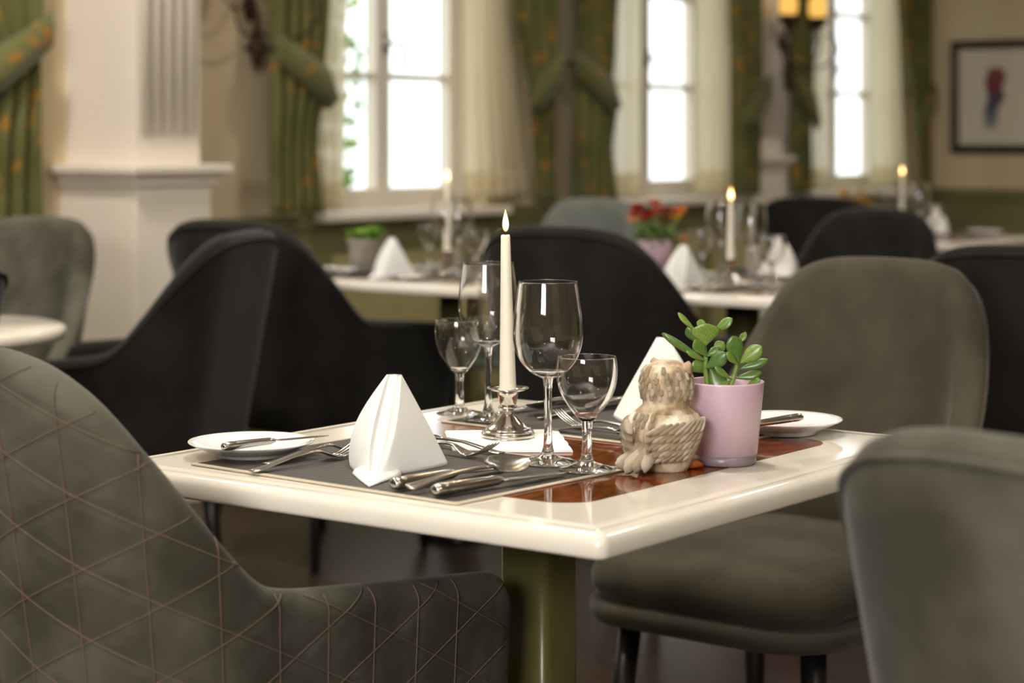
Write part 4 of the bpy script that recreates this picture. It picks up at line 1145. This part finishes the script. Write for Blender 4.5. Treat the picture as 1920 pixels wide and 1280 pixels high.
for args in [
    (655, 215, 535, 108, 24, 0.0, 0.004, (0.5, -0.6, 0.6)),
    (715, 310, 708, 165, 78, -0.010, -0.014, (0, -1, 0.25)),
    (770, 220, 893, 140, 34, 0.002, -0.002, (-0.25, -0.8, 0.6)),
    (665, 300, 605, 200, 34, 0.008, 0.012, (-0.3, -0.9, 0.2)),
    (690, 220, 700, 152, 26, 0.012, 0.018, (0, -0.6, 0.7)),
    (722, 385, 640, 272, 40, -0.008, -0.012, (0.1, -1, 0.25)),
    (718, 412, 585, 352, 22, -0.006, -0.008, (0.15, -0.7, 0.7)),
    (712, 405, 435, 258, 26, 0.002, 0.006, (0.25, -0.55, 0.8)),
    (718, 385, 800, 325, 30, -0.006, -0.004, (-0.2, -0.6, 0.8)),
    (770, 370, 842, 300, 34, 0.006, 0.010, (-0.2, -1, 0.1)),
    (712, 460, 845, 362, 44, -0.012, -0.016, (-0.1, -1, 0.3)),
    (712, 498, 640, 425, 42, 0.002, 0.004, (0.1, -1, 0.1)),
    (740, 455, 828, 590, 48, -0.006, -0.012, (0.2, -1, -0.1)),
    (888, 532, 768, 450, 24, -0.014, -0.018, (0.2, -0.7, 0.6)),
    (935, 425, 888, 252, 50, -0.012, -0.012, (0.15, -1, 0.1)),
    (932, 310, 990, 235, 22, 0.002, 0.006, (-0.5, -0.8, 0.3)),
    (935, 428, 1078, 318, 44, -0.012, -0.014, (-0.15, -1, 0.3)),
    (925, 468, 1120, 408, 30, -0.012, -0.012, (-0.05, -0.8, 0.6)),
    (905, 522, 1076, 492, 30, -0.012, -0.014, (0, -0.8, 0.6)),
    (980, 572, 1068, 528, 24, -0.014, -0.018, (-0.1, -1, 0.4)),
    (928, 435, 845, 352, 26, -0.016, -0.020, (0.4, -0.8, 0.4)),
    (885, 535, 820, 572, 16, -0.012, -0.014, (0, -0.8, 0.6)),
]: jl(*args)

# broad soft leaves and flower plants in the background
bgleaf_m = pmat('basil_leaf', srgb(104, 150, 30), 0.5); noise_col(bgleaf_m, 20, [(0.3, srgb(80, 128, 20)), (0.7, srgb(130, 178, 44))])
dkleaf_m = pmat('kalanchoe_leaf', srgb(70, 100, 32), 0.45); noise_col(dkleaf_m, 20, [(0.3, srgb(54, 84, 24)), (0.7, srgb(92, 124, 44))])
red_m = pmat('red_petal', srgb(178, 26, 32), 0.5); noise_col(red_m, 30, [(0.3, srgb(160, 16, 26)), (0.7, srgb(196, 44, 40))])
orng_m = pmat('orange_petal', srgb(214, 120, 60), 0.5); noise_col(orng_m, 30, [(0.3, srgb(200, 90, 48)), (0.7, srgb(228, 168, 90))])
yel_m = pmat('yellow_petal', srgb(226, 172, 40), 0.5); noise_col(yel_m, 30, [(0.3, srgb(214, 152, 28)), (0.7, srgb(236, 190, 60))])
greypot_m = pmat('taupe_glaze', srgb(150, 142, 130), 0.4); add_bump(greypot_m, 40, 0.05)
L_BAS = leaf_mesh(bgleaf_m, None, 0.06); L_DK = leaf_mesh(dkleaf_m, None, 0.06)
PET = {'r': leaf_mesh(red_m, None, 0.05, 'petal'), 'o': leaf_mesh(orng_m, None, 0.05, 'petal'), 'y': leaf_mesh(yel_m, None, 0.05, 'petal')}
def bouquet(name, loc, label, leafm, nleaf, lh, lr, flowers, pot, seed):
    rnd = random.Random(seed)
    r = empty(name, loc); tag(r, label, 'plant')
    if pot == 'lilac': lilac_pot(r, 1.12); zt = 0.08
    else:
        MB().lathe([(0.0001, 0), (0.038, 0), (0.041, 0.003), (0.050, 0.085), (0.053, 0.088), (0.053, 0.094), (0.048, 0.094), (0.046, 0.07), (0.0001, 0.07)], 40).build('pot', greypot_m, r)
        MB().lathe([(0.0001, 0.0705), (0.045, 0.0705), (0.045, 0.076), (0.0001, 0.08)], 32).build('soil', soil_m, r); zt = 0.08
    st = MB()
    for k in range(nleaf):
        a = rnd.random() * 6.283; rr = lr * math.sqrt(rnd.random()); z = zt + 0.01 + lh * rnd.random() * (1 - 0.4 * rr / lr)
        b = Vector((math.cos(a) * rr * 0.7, math.sin(a) * rr * 0.7, z)); d = Vector((math.cos(a + rnd.uniform(-.6, .6)), math.sin(a + rnd.uniform(-.6, .6)), rnd.uniform(-0.25, 0.5))).normalized()
        l = rnd.uniform(0.022, 0.036) 
        st.tube([(b.x * 0.2, b.y * 0.2, zt - 0.006), (b.x * 0.6, b.y * 0.6, (zt + z) / 2), tuple(b)], 0.0011, 5)
        place_leaf(r, b, b + d * l, l * 0.72, (0, 0, 1) if abs(d.z) < 0.9 else (1, 0, 0), leafm)
    for c, x, y, z in flowers:
        st.tube([(x * 0.2, y * 0.2, zt - 0.006), (x * 0.7, y * 0.7, (zt + z) / 2), (x, y, z)], 0.0014, 5)
        f = empty('flower', (x, y, z)); f.parent = r
        for q in range(6):
            a = q * 1.047 + rnd.random() * 0.4
            place_leaf(f, (0, 0, 0), (math.cos(a) * 0.020, math.sin(a) * 0.020, 0.008 + 0.006 * rnd.random()), 0.014, (0, 0, 1), PET[c], 'petal')
    st.build('stems', stem_m, r)
    return r
bouquet('potted_herb', (-0.418, 5.86, TZ + 0.0032), 'bright green leafy plant in a taupe pot behind a napkin', L_BAS, 70, 0.035, 0.05, [], 'grey', 4)
fl = []
rnd = random.Random(11)
for k in range(16):
    c = 'rrrrrorrorrrorrr'[k]; a = rnd.random() * 6.28; rr = 0.07 * math.sqrt(rnd.random())
    fl.append((c, rr * math.cos(a), rr * math.sin(a), 0.205 - rr * 0.5 + rnd.uniform(-0.02, 0.015)))
fl += [('y', 0.055, -0.02, 0.165), ('o', -0.06, -0.02, 0.155), ('o', 0.07, -0.03, 0.105), ('o', 0.0, 0.0, 0.2)]
bouquet('potted_kalanchoe', (0.385, 5.525, TZ + 0.0032), 'red and orange flowering plant in a lilac pot', L_DK, 80, 0.06, 0.07, fl, 'lilac', 5)
fl = [('y', rnd.uniform(-0.06, 0.06), rnd.uniform(-0.06, 0.06), rnd.uniform(0.12, 0.17)) for _ in range(16)]
bouquet('potted_yellow_flower', (1.35, 8.12, TZ + 0.0032), 'yellow flowering plant on the farthest table', L_DK, 40, 0.04, 0.05, fl, 'grey', 6)

# ------------------------------------------------------------------ owl figurine (seen from behind)
ow = empty('owl_figurine', (0.176, 2.368, TZ + 0.0004), math.radians(-46)); tag(ow, 'cream and brown resin owl figurine seen from behind beside the lilac pot', 'figurine')
OP = smooth_tab([(0.0262, 0.0), (0.0300, 0.006), (0.0365, 0.022), (0.0405, 0.040), (0.0400, 0.056), (0.0350, 0.067), (0.0280, 0.0735), (0.0268, 0.0785), (0.0295, 0.088), (0.0305, 0.098), (0.0288, 0.109), (0.0235, 0.1185), (0.0130, 0.1245), (0.0002, 0.1260)], 5)
def owl_r(z): 
    return interp([(z_, r_) for r_, z_ in OP], z)
V = []; F = []; n = 72
for r_, z in OP:
    for k in range(n):
        a = 2 * math.pi * k / n
        q = r_ * (1 + 0.035 * noise.noise(Vector((math.cos(a) * 3, math.sin(a) * 3, z * 90))) + 0.03 * noise.noise(Vector((math.cos(a) * 9, math.sin(a) * 9, z * 160))))
        V.append(Vector((q * math.cos(a) * 1.02, q * math.sin(a) * 0.96 + 0.004 * (z / 0.126), z)))
for i in range(len(OP) - 1):
    for j in range(n):
        k = (j + 1) % n; F.append((i * n + j, i * n + k, (i + 1) * n + k, (i + 1) * n + j))
F.append(tuple(reversed(range(n)))); F.append(tuple((len(OP) - 1) * n + j for j in range(n)))
mesh_obj('body', V, F, owl_m, ow)
# feather pieces
def feather_mesh(mat, ln=1.0):
    V = []; F = []; nu, nv = 8, 10
    for i in range(nu + 1):
        t = i / nu; w = 0.5 * (0.55 + 0.45 * math.sin(math.pi * (0.15 + 0.7 * t))) * (1 if t < 0.75 else math.sqrt(max(0.0, 1 - ((t - 0.75) / 0.25) ** 2))) if t < 1 else 0.02
        for j in range(nv):
            a = 2 * math.pi * j / nv
            V.append(Vector((t, w * math.cos(a), 0.24 * math.sin(a) * (0.4 + 0.6 * w / 0.5) * (1 + 0.25 * math.cos(3 * a)))))
    for i in range(nu):
        for j in range(nv):
            k = (j + 1) % nv; F.append((i * nv + j, i * nv + k, (i + 1) * nv + k, (i + 1) * nv + j))
    F.append(tuple(reversed(range(nv)))); F.append(tuple(nu * nv + j for j in range(nv)))
    o = mesh_obj('feather', V, F, mat); m = o.data; bpy.data.objects.remove(o); return m
FE = feather_mesh(owlf_m); FEW = feather_mesh(owlw_m)
def surf(ang, z, lift=0.0):                         # ang measured from the owl's back (-y), positive to its right (+x)
    r_ = owl_r(z) + lift
    return Vector((r_ * math.sin(ang) * 1.02, -r_ * math.cos(ang) * 0.96 + 0.004 * z / 0.126, z))
def feather(parent, a0, z0, a1, z1, w, lift0=0.002, lift1=0.005, mesh=FE, name='feather'):
    b = surf(a0, z0, lift0); t = surf(a1, z1, lift1); am = (a0 + a1) / 2
    place_leaf(parent, b, t, w, (math.sin(am), -math.cos(am), 0.25), mesh, name)
for sg in (1, -1):
    # wing: a raised pad on the side with rows of feathers sweeping down to the back
    V = []; F = []; na, nz_ = 14, 12
    for lay_ in (0, 1):
        for i in range(na + 1):
            ang = sg * math.radians(lerp(22, 128, i / na))
            for j in range(nz_ + 1):
                t = j / nz_; z = lerp(0.016 + 0.020 * (i / na), 0.0665, t)
                ed = math.sin(math.pi * i / na) ** 0.5 * math.sin(math.pi * (0.06 + 0.9 * t)) ** 0.5
                V.append(surf(ang, z, (0.0055 * ed + 0.0004) if lay_ == 0 else -0.004))
    n1 = nz_ + 1; off = (na + 1) * n1
    for i in range(na):
        for j in range(nz_):
            F.append((i * n1 + j, (i + 1) * n1 + j, (i + 1) * n1 + j + 1, i * n1 + j + 1)); F.append((off + i * n1 + j, off + i * n1 + j + 1, off + (i + 1) * n1 + j + 1, off + (i + 1) * n1 + j))
        for j in (0, nz_): F.append((i * n1 + j, off + i * n1 + j, off + (i + 1) * n1 + j, (i + 1) * n1 + j))
    for j in range(nz_):
        for i in (0, na): F.append((i * n1 + j, i * n1 + j + 1, off + i * n1 + j + 1, off + i * n1 + j))
    w_ = mesh_obj('wing', V, F, owlw_m, ow)
    for row, (zr, cnt, wid, ln_) in enumerate([(0.0555, 9, 0.0062, 0.020), (0.0480, 9, 0.0062, 0.022), (0.0400, 9, 0.0062, 0.024), (0.0320, 8, 0.0062, 0.024), (0.0245, 6, 0.006, 0.022)]):
        for k in range(cnt):
            a0 = sg * math.radians(lerp(118 - row * 6, 40, k / (cnt - 1)))
            z0 = zr + 0.005 * (1 - k / cnt)
            feather(w_, a0, z0, a0 - sg * math.radians(27), z0 - ln_ * 0.62, wid, 0.0040, 0.0100, FE if (row + k) % 4 else FEW)
tail = empty('tail', (0, 0, 0)); tail.parent = ow
for k, dx in enumerate((-0.014, -0.007, 0.0, 0.007, 0.014)):
    place_leaf(tail, (dx * 0.5, -0.026, 0.026 - abs(dx) * 0.2), (dx * 1.5, -0.068 + abs(dx) * 0.6, 0.0055 + abs(dx) * 0.15), 0.0115, (0, -0.5, 1), FE if k % 2 else FEW, 'feather')
for k, dx in enumerate((-0.008, 0.0, 0.008)):
    place_leaf(tail, (dx * 0.6, -0.030, 0.034), (dx * 1.4, -0.050, 0.014), 0.011, (0, -0.6, 1), FE, 'feather')
for sg in (1, -1):
    tf = MB(); c = Vector((sg * 0.021, 0.012, 0.111))
    rings = []
    for t in frange(0, 1, 6):
        w = 0.0085 * (1 - t * t) ** 0.7 + 0.0008
        p = c + Vector((sg * 0.006 * t, -0.001 * t, 0.0150 * t))
        rings.append([p + Vector((w * math.cos(2 * math.pi * q / 10), 0.7 * w * math.sin(2 * math.pi * q / 10), 0)) for q in range(10)])
    tf.loft(rings); tf.build('ear_tuft', owl_m, ow)
    ft = MB()
    for d in (-0.006, 0, 0.006):
        ft.tube([(sg * 0.016 + d * 0.5, 0.018, 0.005), (sg * 0.016 + d, 0.030, 0.0055), (sg * 0.016 + d * 1.4, 0.038, 0.003)], [0.0045, 0.0048, 0.0026], 10)
    tag(ft.build('foot', orange_m, ow), 'orange-brown owl foot')
# little scalloped feathers on the head and upper back
rnd = random.Random(5)
for z, cnt, ph in ((0.119, 7, 0.2), (0.113, 11, 0.0), (0.107, 13, 0.3), (0.101, 14, 0.1), (0.095, 14, 0.35), (0.089, 14, 0.2), (0.066, 5, 0), (0.058, 4, 0.2)):
    for k in range(cnt):
        span = 150 if z > 0.08 else 26
        a0 = math.radians(lerp(-span, span, (k + ph) / cnt))
        feather(ow, a0, z, a0 + rnd.uniform(-0.06, 0.06), z - 0.0085, 0.0058, -0.0004, 0.0014, FE if rnd.random() < 0.75 else FEW, 'head_feather' if z > 0.08 else 'back_feather')
